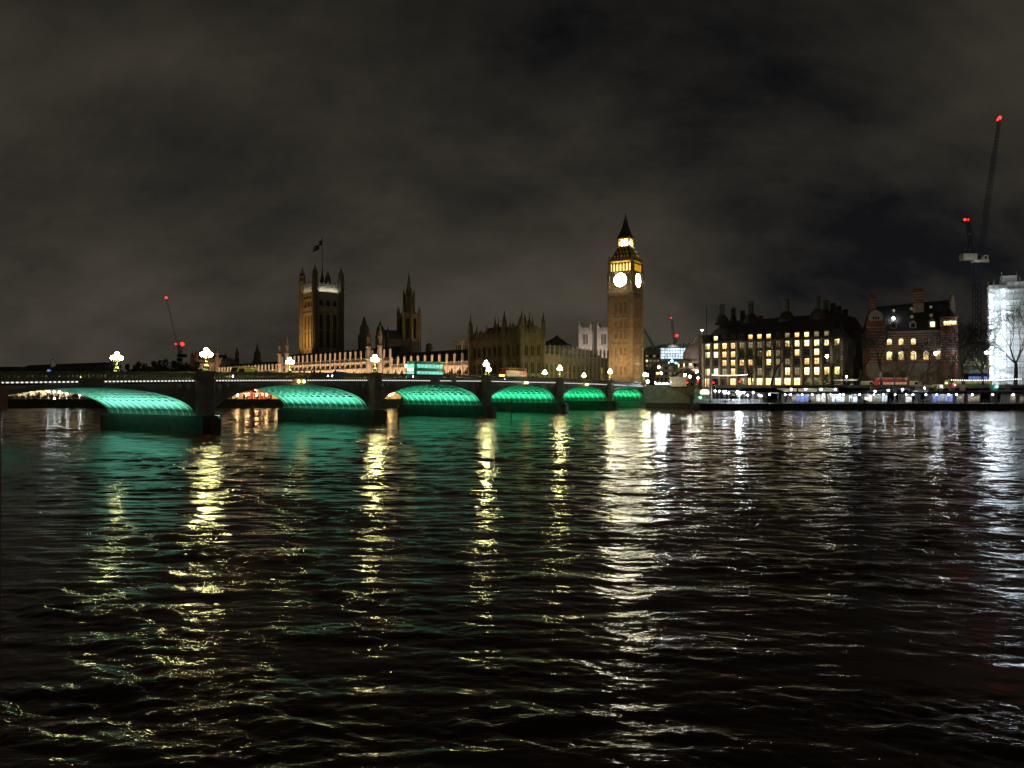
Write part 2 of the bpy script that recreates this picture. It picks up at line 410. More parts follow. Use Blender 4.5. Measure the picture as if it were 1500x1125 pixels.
for i in range(7):
    s0 = PIERS[i] + (0.6 if i == 0 else 1.6); s1 = PIERS[i+1] - (0.6 if i == 6 else 1.6)
    m_ = (s0+s1)/2; a_ = (s1-s0)/2; rise = zpar(m_) - 2.2 - SPRING
    def E(t, off=0.0):
        return (m_ - (a_+off)*math.cos(t), SPRING + (rise+off)*math.sin(t))
    NS = 44
    ts = [math.pi*k/NS for k in range(NS+1)]
    # face rings, near and far side
    for (ya, yb) in ((0, -.55), (-WID+.55, -WID)):
        fr = MB()
        for k in range(NS):
            p = [E(ts[k]), E(ts[k+1]), E(ts[k+1], .72), E(ts[k], .72)]
            fr.add([(x, ya, z) for x, z in p] + [(x, yb, z) for x, z in p],
                   [(0,1,2,3), (7,6,5,4), (0,4,5,1), (2,6,7,3)])
        if ya == 0:      # a thin moulding round the ring
            for k in range(NS):
                p = [E(ts[k], .58), E(ts[k+1], .58), E(ts[k+1], .72), E(ts[k], .72)]
                fr.add([(x, .09, z) for x, z in p] + [(x, 0, z) for x, z in p], [(0,1,2,3), (0,4,5,1), (2,6,7,3)])
        fr.build('arch_ring', iron_green, bridge)
    # vault: plate, ribs and cross girders
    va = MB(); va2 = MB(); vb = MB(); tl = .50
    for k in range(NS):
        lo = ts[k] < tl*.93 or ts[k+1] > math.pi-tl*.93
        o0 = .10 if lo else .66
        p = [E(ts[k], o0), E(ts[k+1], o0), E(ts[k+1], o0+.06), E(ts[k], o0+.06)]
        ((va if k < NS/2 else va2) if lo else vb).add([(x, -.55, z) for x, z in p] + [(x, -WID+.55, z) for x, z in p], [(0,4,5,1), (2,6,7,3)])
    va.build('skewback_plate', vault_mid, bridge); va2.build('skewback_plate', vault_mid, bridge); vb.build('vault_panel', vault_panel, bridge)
    NRIB = 13
    for j in range(NRIB):
        ri = MB()
        yc = -1.2 - j*(WID-2.4)/(NRIB-1)
        for k in range(NS):
            p = [E(ts[k]), E(ts[k+1]), E(ts[k+1], .68), E(ts[k], .68)]
            ri.add([(x, yc-.17, z) for x, z in p] + [(x, yc+.17, z) for x, z in p],
                   [(0,1,2,3), (7,6,5,4), (0,4,5,1)])
        ri.build('vault_rib', vault_paint, bridge)
    nc = max(9, int(a_*2.3/2.2))
    for c in range(nc+1):
        ri = MB()
        t = tl + (math.pi-2*tl)*c/nc; dt = .16/a_
        p = [E(t-dt, .06), E(t+dt, .06), E(t+dt, .68), E(t-dt, .68)]
        ri.add([(x, -.55, z) for x, z in p] + [(x, -WID+.55, z) for x, z in p], [(0,4,5,1), (1,5,6,2), (3,7,4,0)])
        ri.build('cross_girder', vault_paint, bridge)
    # spandrel plates
    for (ya, yb) in ((-.18, -.4), (-WID+.4, -WID+.18)):
        sp = MB()
        for k in range(NS):
            pa = E(ts[k], .66); pb = E(ts[k+1], .66)
            xa = max(pa[0], s0-.3); xb = min(pb[0], s1+.3)
            if xb <= xa: continue
            za = zpar(xa)-1.5; zb = zpar(xb)-1.5
            sp.add([(xa,ya,min(pa[1],za)),(xb,ya,min(pb[1],zb)),(xb,ya,zb),(xa,ya,za),(xa,yb,min(pa[1],za)),(xb,yb,min(pb[1],zb)),(xb,yb,zb),(xa,yb,za)],
                   [(0,1,2,3),(7,6,5,4)])
        if ya < -1: sp.build('spandrel', iron_green, bridge); continue
        sp_near = sp
    sp = sp_near
    # spandrel tracery: bars and ringed shields standing proud
    for sd in (-1, 1):
        for q, rr in ((.93, .62), (.84, .46), (.765, .32)):
            x = m_ + sd*a_*q; zb = SPRING + (rise+.72)*math.sqrt(max(0, 1-(q*a_/(a_+.72))**2)); zt = zpar(x)-1.5
            h = zt-zb
            if h < .8: continue
            zc = zt - min(h/2, rr+.2); rad = min(rr, h*.42)
            for k in range(14):
                a0 = 2*math.pi*k/14; a1 = 2*math.pi*(k+1)/14
                sp.tube((x+rad*math.cos(a0), -.1, zc+rad*math.sin(a0)), (x+rad*math.cos(a1), -.1, zc+rad*math.sin(a1)), .07, n=4)
            for k in range(4):
                a0 = math.pi/4 + math.pi/2*k
                sp.tube((x, -.12, zc), (x+rad*math.cos(a0), -.12, zc+rad*math.sin(a0)), .06, n=4)
        for q in (.985, .885, .80, .73):
            x = m_ + sd*a_*q; zb = SPRING + (rise+.72)*math.sqrt(max(0, 1-(q*a_/(a_+.72))**2))
            sp.box(x-.06, x+.06, -.2, -.04, zb-.05, zpar(x)-1.5)
    sp.build('spandrel', iron_green, bridge)
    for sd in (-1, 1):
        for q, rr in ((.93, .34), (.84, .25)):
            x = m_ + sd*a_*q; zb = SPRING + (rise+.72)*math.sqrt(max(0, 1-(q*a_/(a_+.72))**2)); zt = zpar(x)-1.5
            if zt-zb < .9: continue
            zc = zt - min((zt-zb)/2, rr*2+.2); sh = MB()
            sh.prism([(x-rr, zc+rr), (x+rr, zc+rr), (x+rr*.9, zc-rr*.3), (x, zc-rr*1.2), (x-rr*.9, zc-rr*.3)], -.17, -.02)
            sh.build('glint_shield', white_paint, bridge)  # painted white in place of light showing through the pierced spandrel
    # parapets (pierced) near and far
    for (yy, nm) in ((.12, 'parapet'), (-WID-.0, 'parapet')):
        pa = MB()
        strip(pa, s0-.2, s1+.2, yy-.2, yy+.16, -.17, 0)
        strip(pa, s0-.2, s1+.2, yy-.16, yy+.1, -1.12, -.86)
        nb = int((s1-s0)/.55)
        for k in range(nb+1):
            x = s0+(s1-s0)*k/nb; z = zpar(x)
            pa.box(x-.15, x+.15, yy-.1, yy+.04, z-.9, z-.15)
        for k in range(0, nb+1):
            x = s0+(s1-s0)*(k+.5)/nb; z = zpar(x)
            if k < nb: pa.box(x-.16, x+.16, yy-.08, yy+.02, z-.42, z-.15)
        pa.build(nm, iron_green, bridge)
    cn = MB()
    strip(cn, s0-.3, s1+.3, -.35, .42, -1.3, -1.12)
    strip(cn, s0-.3, s1+.3, -.35, .16, -1.52, -1.3)
    cn.build('cornice', iron_green, bridge); cn = MB()
    strip(cn, s0-.3, s1+.3, -WID-.3, -WID+.35, -1.52, -1.12)
    cn.build('cornice', iron_green, bridge)
    nb = int((s1-s0)/.56)
    for k in range(nb+1):
        x = s0+(s1-s0)*k/nb
        if abs(x-m_) > 1.6: LEDS.append(x)
    # underside lighting at both springings
    g = max(0, min(1, (6-i)/5)) if i < 6 else 0
    colr = [(.03,1,.32), (.03,1,.35), (.05,1,.42), (.11,1,.53), (.17,1,.62), (.25,1,.70), (.25,1,.70)][i]
    for sd in (-1, 1):
        xx = m_ + sd*(a_-1.7); tr_ = MB()
        tr_.box(xx-.17, xx+.17, -WID+.8, -.8, SPRING-.32, SPRING-.2)
        for q in (-.17, .12): tr_.box(xx+q, xx+q+.05, -WID+.8, -.8, SPRING-.2, SPRING-.1)
        tr_.build('added_light_trough', castiron, bridge)  # trough and brackets added to carry the vault lights off the wall
        for q in range(8):
            y_ = -1.2-q*(WID-2.4)/7; br = MB(); br.tube((xx, y_, SPRING-.3), (m_+sd*(a_+.3), y_, SPRING-.3), .06, n=4); br.build('added_trough_bracket', castiron, bridge)
        area('vault_light', (xx, -WID/2, SPRING-.16), (xx-sd*1.15, -WID/2, SPRING+1.6), WID-2, .22, 1450, colr, bridge, 178)
LEDS.sort(key=lambda x: -x if x < 208 else 999)
led0 = None; ld = MB()
for k, x in enumerate(LEDS):           # the hundred nearest in frame one by one, the rest as one strip
    if k < 100:
        if led0 is None:
            q = MB(); q.box(-.13, .13, .1601, .24, -1.49, -1.32); led0 = q.build('led_lamp', led_m, bridge); led0.location = (x, 0, zpar(x))
        else: copy_obj(led0, bridge, (x, 0, zpar(x)))
    else: ld.box(x-.13, x+.13, .1601, .24, zpar(x)-1.49, zpar(x)-1.32)
ls_ = ld.build('light_strip', led_m, bridge); ls_['kind'] = 'stuff'
dk = MB(); strip(dk, -3, 252, -WID+.2, -.1, -1.75, -1.24, 60); dk.build('deck', asphalt, bridge)
for i, s in enumerate(PIERS):
    hw = 1.6; zt = zpar(s)
    pm = MB()
    if i in (0, 7):
        sg = -1 if i == 0 else 1
        pm.box(min(s+sg*14, s-sg*.6), max(s+sg*14, s-sg*.6), -WID, 0, -3, zt-1.76)
        pm.box(s-1.1, s+1.1, -.3, 1.1, -3, zt-.0); pm.box(s-1.1, s+1.1, -WID-1.1, -WID+.3, -3, zt)
        pm.build('abutment', granite, bridge); continue
    pm.box(s-hw, s+hw, -WID+.3, -.3, 2.6, zt-1.76)
    for y0, sg in ((0, 1), (-WID, -1)):
        oc = [(s-hw, y0-.3*sg), (s-hw, y0+.5*sg), (s-hw*.55, y0+1.3*sg), (s+hw*.55, y0+1.3*sg), (s+hw, y0+.5*sg), (s+hw, y0-.3*sg)]
        pm.plan(oc, 2.6, zt-1.5)
        oc2 = [(s+(x-s)*1.1, y0+(y-y0)*1.12) for x, y in oc]
        pm.plan(oc2, zt-1.5, zt-1.12); pm.plan(oc, zt-1.12, zt-.12); pm.plan(oc2, zt-.12, zt+.1)
        pm.plan(oc2, 4.6, 4.85)
    sh_ = pm.build('pier_shaft', granite, bridge)
    pb = MB()
    nose = [(s-2.0, -WID-.6), (s-1.75, -WID-2.2), (s-.9, -WID-3.3), (s+.9, -WID-3.3), (s+1.75, -WID-2.2), (s+2.0, -WID-.6), (s+2.0, .6), (s+1.75, 2.0), (s+.9, 2.9), (s-.9, 2.9), (s-1.75, 2.0), (s-2.0, .6)]
    nose = nose[::-1]
    pb.plan(nose, -3, 2.35)
    nose2 = [(s+(x-s)*.86, -WID/2+(y+WID/2)*.97) for x, y in nose]
    pb.plan(nose2, 2.35, 2.72)
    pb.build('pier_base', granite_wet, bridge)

# lamp standards
def make_lamp(gm, label):
    t = thing('lamp_standard', label, 'street lamp', group='three-globe lamps on the bridge')
    b = MB()
    b.lathe([(.62,0),(.62,.25),(.42,.4),(.5,.8),(.3,.95),(.16,1.2),(.2,1.5),(.11,1.6),(.09,2.5),(.2,2.55),(.2,2.65),(.07,2.7),(.07,3.0)], 8, rot=math.pi/8)
    b.build('post', lamp_iron, t)
    ar = MB()
    for sd in (-1, 1):
        ar.tube((0,0,2.0), (sd*.35,0,1.95), .05); ar.tube((sd*.35,0,1.95), (sd*.72,0,2.3), .05); ar.lathe([(.12,0),(.2,.08)], 8, (sd*.72,0,2.25))
    ar.build('arm', lamp_iron, t)
    for (x, z) in ((0, 3.28), (-.72, 2.62), (.72, 2.62)):
        g = MB(); g.lathe([(.14,-.34),(.27,-.24),(.35,0),(.3,.2),(.1,.36)], 10, (x,0,z)); go = g.build('globe', gm, t, True)
        c = MB(); c.lathe([(.18,.3),(.12,.42),(.02,.56)], 8, (x,0,z)); c.build('lantern_cap', lamp_iron, go)
    return t
near_lab = ['three-globe lamp on near parapet at the west end by the clock tower foot', 'three-globe lamp over the pier between the two smallest green arches',
  'three-globe lamp on near parapet over the pier right of the red bus', 'three-globe lamp on near parapet over the pier left of the red bus',
  'three-globe lamp on near parapet in front of the floodlit riverside facade', 'nearest three-globe lamp, sharp and yellow on the wide dark pier',
  'three-globe lamp on near parapet beyond the left frame edge', 'three-globe lamp on near parapet at the far east bank end']
far_lab = ['three-globe lamp on far parapet nearest the clock tower, beyond the smallest arch', 'three-globe lamp on far parapet over the second smallest green arch',
  'three-globe lamp on far parapet just below and right of another lamp, beside the red bus', 'three-globe lamp on far parapet hidden behind the turquoise bus',
  'three-globe lamp on far parapet left of the floodlit facade middle, above the yellow van', 'flaring three-globe lamp on far parapet at far left, above the first green arch',
  'three-globe lamp on far parapet outside the left frame', 'three-globe lamp on far parapet at east end']
first_lamp = None
for i, s in enumerate(PIERS):
    for yy, lab, gm in ((.5, near_lab[i], globe_m), (-WID-.3, far_lab[i], globe_m)):
        if i >= 6: continue
        p = bw(s, yy, zpar(s)+.1)
        if first_lamp is None: first_lamp = make_lamp(gm, lab); first_lamp.location = p; first_lamp.rotation_euler = (0,0,BROT)
        else: dup(first_lamp, p, BROT, lab)
# amber navigation lights hung at the arch crowns
nav0 = None
nav_lab = ['pair of amber lights hung over the smallest arch crown by the clock tower', 'pair of amber lights over the second smallest green arch', 'pair of amber lights over the green arch under the red bus',
  'pair of amber lights over the green arch under the turquoise bus', 'large pair of amber lights over the second nearest green arch', 'pair of amber lights over the nearest arch crown at left']
for i in (1, 2, 4):
    s = (PIERS[i]+PIERS[i+1])/2; p = bw(s, .45, zpar(s)-1.62)
    if nav0 is None:
        nav0 = thing('navigation_light', nav_lab[i], 'signal light', p, BROT, 'amber lights over the arch crowns')
        b = MB(); b.box(-.95,.95,-.1,.0,-.14,.14); b.box(-.95,.95,-.3,-.1,-.04,.04); b.build('bracket', castiron, nav0)
        for x in (-.6, .6):
            g = MB(); g.ball((x,.14,0), .26); g.build('lamp', amber_glow, nav0, True)
    else: dup(nav0, p, BROT, nav_lab[i])
pn = thing('notice_board', 'plain pale grey panel hung on the bridge parapet below the turquoise bus', 'panel', bw(117.5, .5, zpar(117.5)-1.55), BROT)
b = MB(); b.box(-.85,.85,0,.07,0,1.65); b.build('panel', white_paint, pn)
b = MB(); b.box(-.9,.9,-.06,0,1.5,1.6); b.box(-.9,.9,-.06,0,.1,.2); b.build('batten', steel, pn)

# ------------------------------------------------------------------ vehicles
def wheels(t, xs, w, r):
    for x in xs:
        for sy in (-1, 1):
            m = MB(); m.T = Matrix.Translation((x, sy*(w/2-.12), r)) @ Matrix.Rotation(math.pi/2, 4, 'X')
            m.lathe([(r*.6,-.13),(r,-.11),(r,.11),(r*.6,.13)], 14); wo = m.build('wheel', rubber, t)
            m = MB(); m.T = Matrix.Translation((x, sy*(w/2-.12), r)) @ Matrix.Rotation(math.pi/2, 4, 'X')
            m.lathe([(r*.55,-.14),(r*.55,.14)], 10); m.build('rim', silver_paint, wo)
def make_bus(label, body, wm, open_top=False, L=10.8, H=4.3, double=True):
    t = thing('bus' if double else 'coach', label, 'bus' if double else 'coach'); w = 2.5
    b = MB()
    x0, x1 = -L/2, L/2
    zt = H if not open_top else H-1.1
    prof = [(x0,.35),(x1-.1,.35),(x1,.6),(x1-.02,zt*.55),(x1-.25,zt-.25),(x1-.6,zt),(x0+.3,zt),(x0,zt-.3)]
    b.prism(prof, -w/2, w/2); b.build('body', body, t)
    wl = MB() 
    rows = [(1.15, 2.0)] + ([(2.75, 3.6)] if double and not open_top else [])
    if not double: rows = [(1.5, 2.6)]
    n = 7; gap = .18; ww = (L-1.2)/n
    for (a, c) in rows:
        for k in range(n):
            for sy in (-1, 1):
                pm = MB(); xa = x0+.5+k*ww; y = sy*(w/2+.012)
                pm.box(xa, xa+ww-gap, min(y, y-sy*.03), max(y, y-sy*.03), a, c); pm.build('side_window', wm, t)
    for (a, c) in rows:
        pm = MB(); pm.box(x1-.02-(.12 if a > 2.5 else 0), x1+.02-(.05 if a > 2.5 else 0), -w/2+.2, w/2-.2, a-.1, c); pm.build('windscreen', wm, t)
    pm = MB(); pm.box(x1-.02, x1+.04, -.8, .8, zt*.5+.02, zt*.5+.35); pm.build('destination_display', amber_glow if double else win_white, t)
    for sy in (-1, 1):
        pm = MB(); pm.ball((x1, sy*.9, .75), .13); pm.build('headlight', pier_lamp, t)
        pm = MB(); pm.box(x0-.03, x0, sy*1.0-.1, sy*1.0+.1, .8, 1.1); pm.build('tail_light', red_soft, t)
    if open_top:
        r = MB()
        for sy in (-1, 1):
            r.box(x0+.2, x1-.4, sy*(w/2-.06)-.03, sy*(w/2-.06)+.03, H-.5, H-.42)
            for k in range(10): r.box(x0+.3+k*1.0, x0+.36+k*1.0, sy*(w/2-.06)-.03, sy*(w/2-.06)+.03, zt, H-.42)
        r.build('top_rail', white_paint, t)
        st = MB()
        for k in range(8):
            for sy in (-.7, .7): st.box(x0+.8+k*1.1, x0+1.25+k*1.1, sy-.42, sy+.42, zt, zt+.5); st.box(x0+.75+k*1.1, x0+.9+k*1.1, sy-.42, sy+.42, zt+.5, zt+1.0)
        st.build('seat', canvas_red, t)
    wheels(t, (x0+2.2, x1-2.4), w, .5)
    return t
def on_bridge(s, y): return bw(s, y, zpar(s)-1.23)
gb = make_bus('turquoise lit double-decker bus driving across the bridge', teal_paint, win_teal); gb.location = on_bridge(121, -5.0); gb.rotation_euler = (0,0,BROT)
rb = make_bus('red open-top double-decker bus on the bridge before the dark palace', red_paint, win_dim, True, 11.5, 4.2); rb.location = on_bridge(77, -8.5); rb.rotation_euler = (0,0,BROT)
def make_car(label, body, van=False, wm=None, head=None, cat='car'):
    t = thing('van' if van else 'car', label, cat); w = 1.8 if not van else 2.0
    L, H = (4.4, 1.5) if not van else (5.4, 2.5); hx = L/2
    pr = [(-hx,.3),(hx,.3),(hx,.75),(hx-.9,.95),(hx-1.6,H-.05),(hx-2.0,H),(-hx+.7,H),(-hx+.1,.95)] if not van else \
         [(-hx,.35),(hx,.35),(hx,1.0),(hx-.5,1.25),(hx-1.1,H-.1),(hx-1.4,H),(-hx+.1,H),(-hx,H-.1)]
    b = MB(); b.prism(pr, -w/2, w/2); b.build('body', body, t)
    for sy in (-1, 1):
        g = MB(); y = sy*(w/2+.008)
        if van: g.prism([(hx-2.3,1.35),(hx-.8,1.35),(hx-1.2,H-.35),(hx-2.3,H-.35)], min(y,y-sy*.03), max(y,y-sy*.03))
        else: g.prism([(-hx+.5,.98),(hx-1.15,.98),(hx-1.7,H-.12),(-hx+.85,H-.12)], min(y,y-sy*.03), max(y,y-sy*.03))
        g.build('side_window', wm or glass_dark, t)
        g = MB(); g.ball((hx-.02, sy*(w/2-.3), .68), .15); g.build('headlight', head or pier_lamp, t)
        g = MB(); g.box(-hx-.02, -hx+.02, sy*(w/2-.25)-.12, sy*(w/2-.25)+.12, .7, .9); g.build('tail_light', red_soft, t)
    g = MB(); g.prism([(hx-.88,.99),(hx-1.58,H-.1),(hx-1.62,H-.1),(hx-.92,.99)] if not van else [(hx-.48,1.28),(hx-1.06,H-.15),(hx-1.1,H-.15),(hx-.52,1.28)], -w/2+.12, w/2-.12)
    go = g.build('windscreen', glass_dark, t); go.location = (.03, 0, .02)
    wheels(t, (-hx+.85, hx-.85), w, .33)
    return t
yv = make_car('yellow green van roof showing above the parapet left of the tall tower', yellow_paint, True, cat='van'); yv.location = on_bridge(162, -17.0); yv.rotation_euler = (0,0,BROT); 
dc = make_car('dark taxi with bluish roof sign passing along the bridge under the floodlit facade', black_paint); dc.location = on_bridge(149.5, -4.2); dc.rotation_euler = (0,0,BROT)
rs = MB(); rs.box(-.25,.25,-.4,.4,1.5,1.68); rs.build('roof_sign', screen_blue, dc)
# cars with headlights on, at the west end
hz = [(963, 'white car with glaring headlights, leftmost of the queue at the west bridge end'), (969, 'middle car of the glaring headlight queue by the statue plinth'), (976, 'car with headlights on right beside the pale statue plinth')]
for k, (px, lab) in enumerate(hz):
    c = make_car(lab, silver_paint if k else white_paint, head=head_m); p = at(px, 562, 275.5+k*2.4); p.z = 7.96; c.location = p; c.rotation_euler = (0,0,rot_of((-.12-.1*k,-1)))
    c['group'] = 'cars queueing with headlights on'

# ------------------------------------------------------------------ people
def make_person(name, lean=0.0, arm=0.25, step=.12, mat=cloth):
    n = [((0,0,.95),.13),((0,0,1.15),.14),((0,lean*.3,1.38),.155),((0,lean*.5,1.5),.06),((0,lean*.6,1.62),.095),((0,lean*.65,1.74),.085),
         ((.1,0,.9),.1),((.11,step,.5),.068),((.11,step*.8,.09),.05),((.11,step*.8+.14,.04),.045),
         ((-.1,0,.9),.1),((-.11,-step,.5),.068),((-.11,-step*1.6,.09),.05),((-.11,-step*1.6+.14,.04),.045),
         ((.2,lean*.4,1.42),.06),((.27,.05,1.15),.048),((.25,arm,.95),.038),((.25,arm+.07,.88),.03),
         ((-.2,lean*.4,1.42),.06),((-.27,.02,1.15),.048),((-.25,arm*.6,.95),.038),((-.25,arm*.6+.05,.88),.03)]
    e = [(0,1),(1,2),(2,3),(3,4),(4,5),(0,6),(6,7),(7,8),(8,9),(0,10),(10,11),(11,12),(12,13),(2,14),(14,15),(15,16),(16,17),(2,18),(18,19),(19,20),(20,21)]
    return skin('person', n, e, mat)
pp = [make_person('p', 0, .1, .02), make_person('p', .12, .3, .16), make_person('p', .05, .2, .1)]
ppl = [(375, 'person in dark coat at the parapet left of the floodlit facade'), (388, 'two-abreast walker in dark clothes left of the yellow van'), (393, 'dark clothed walker nearest the yellow van'),
  (439, 'person in dark clothes standing at the parapet above the amber lights'), (446, 'dark figure leaning beside the one above the amber lights'), (456, 'dark clothed walker halfway between the amber lights and the broad dark figure'),
  (460, 'second walker close beside another under the tall tower'), (469, 'broad dark figure standing alone under the tall tower'), (491, 'dark clothed walker left of the dark taxi'),
  (655, 'person right of the turquoise bus before the floodlit wall end'), (666, 'dark clothed walker between the turquoise bus and the paired lamps'), (688, 'dark clothed walker at the dark palace corner left of the paired lamps'),
  (781, 'dark clothed walker right of the red bus'), (787, 'second dark walker right of the red bus'), (836, 'dark clothed walker between two lamps near the clock tower'), (868, 'dark clothed walker left of the clock tower foot'), (905, 'dark clothed walker under the clock tower'), (917, 'dark clothed walker nearest the clock tower right edge')]
for k, (px, lab) in enumerate(ppl):
    tx = (px-750)/F; y = -1.6 - (k % 3)*.5
    # s such that the bridge point lies along this bearing
    ox = BO.x+BN.x*y; oy = BO.y+BN.y*y
    s = (tx*oy-ox)/(BD.x-tx*BD.y)
    src = pp[k % 3]
    o = src if k < 3 else src.copy()
    if k >= 3: COL.objects.link(o)
    p = bw(s, y, zpar(s)-1.24); o.location = p; o.rotation_euler = (0,0,BROT+math.pi/2*(1 if k % 2 else -1)+random.uniform(-.4,.4))
    sc = random.uniform(.98, 1.1); o.scale = (sc*1.1, sc*1.1, sc)
    tag(o, lab, 'person', 'pedestrians on the bridge')

# ------------------------------------------------------------------ palace ranges (x to the right as seen, front faces -y)
PR = Vector((.657, -.754, 0)).normalized()       # along the river front towards the north (right)
P0 = Vector((-16.6, 300, 0))                      # north end of the floodlit wing
PROT = rot_of(PR)
def pr(t, y=0, z=0): return P0 - PR*t + Vector((-PR.y, PR.x, 0))*y + Vector((0,0,z))   # t metres south, y inland
GZ = 2.9
def facade_range(name, label, loc, rz, Lx, ztop, depth, rows, bay, m_wall, m_butt, pin_h=3.2, roof_h=5.0, butt_r=.45, lit=None, mats=None):
    t = thing(name, label, 'palace wing', loc, rz)
    nb = max(1, round(Lx/bay)); bw_ = Lx/nb
    ops = []
    for k in range(nb):
        for (a, c, fw) in rows:
            x = k*bw_ + bw_*(1-fw)/2
            ops.append((x, x+bw_*fw, a, c))
    w = MB(); w.wall(Lx, 0, ztop, ops, .45, point=.5)
    # mullions, string courses and a pierced parapet
    for (a, b, c, d) in ops:
        wd = b-a; n = 2 if wd > 1.2 else 1
        for q in range(1, n+1):
            x = a + wd*q/(n+1); w.box(x-.07, x+.07, .12, .3, c, d)
        if d-c > 3: w.box(a, b, .14, .28, (c+d)/2-.25, (c+d)/2+.15)
    for (a, c, fw) in rows:
        w.box(-.1, Lx+.1, -.42, 0, c+.35, c+.75); w.box(-.05, Lx+.05, -.2, 0, a-.75, a-.5)
    w.box(-.1, Lx+.1, -.3, .1, ztop-.5, ztop)
    for k in range(nb*3): 
        x = (k+.5)*bw_/3; w.box(x-bw_*.11, x+bw_*.11, -.2, .1, ztop, ztop+.9)
    wo = w.build('wall', m_wall, t)
    body = MB(); body.box(0, Lx, .5, depth, 0, ztop-.1); body.box(0, .3, .003, .5, 0, ztop-.1); body.box(Lx-.3, Lx, .003, .5, 0, ztop-.1)
    body.build('rear_wall', m_wall, t)
    for i, (a, b, c, d) in enumerate(ops):
        m = (mats(i) if mats else None) or glass_dark
        pane(t, (a+b)/2, .42, c, b-a, d-c, m)
    bm0 = MB()
    bm0.lathe([(butt_r*.95,0),(butt_r*.95,ztop*.3),(butt_r*.7,ztop*.32),(butt_r*.65,ztop+.2),(butt_r*.7,ztop+pin_h*.22),(butt_r*1.25,ztop+pin_h*.24),(butt_r*1.25,ztop+pin_h*.74),(butt_r*1.5,ztop+pin_h*.76),(butt_r*1.3,ztop+pin_h*.82),(butt_r*.35,ztop+pin_h*.86),(.05,ztop+pin_h)], 8, rot=math.pi/8)
    bt = bm0.build('buttress', m_butt, t); bt.location = (0,-.2,0)
    for k in range(1, nb+1): copy_obj(bt, t, (k*bw_, -.2, 0))
    if roof_h:
        rf = MB(); rf.T = None
        y0, y1 = 1.2, depth-.4; ym = (y0+y1)/2
        rf.add([(.2,y0,ztop-.1),(Lx-.2,y0,ztop-.1),(Lx-.2,y1,ztop-.1),(.2,y1,ztop-.1),(.2,ym-.8,ztop+roof_h),(Lx-.2,ym-.8,ztop+roof_h),(Lx-.2,ym+.8,ztop+roof_h),(.2,ym+.8,ztop+roof_h)],
               [(0,3,2,1),(4,5,6,7),(0,1,5,4),(1,2,6,5),(2,3,7,6),(3,0,4,7)])
        for k in range(nb): rf.box((k+.5)*bw_-.04, (k+.5)*bw_+.04, ym-.05, ym+.05, ztop+roof_h, ztop+roof_h+.7)
        rf.box(.2, Lx-.2, ym-.06, ym+.06, ztop+roof_h, ztop+roof_h+.3)
        rf.build('roof', slate, t)
    return t
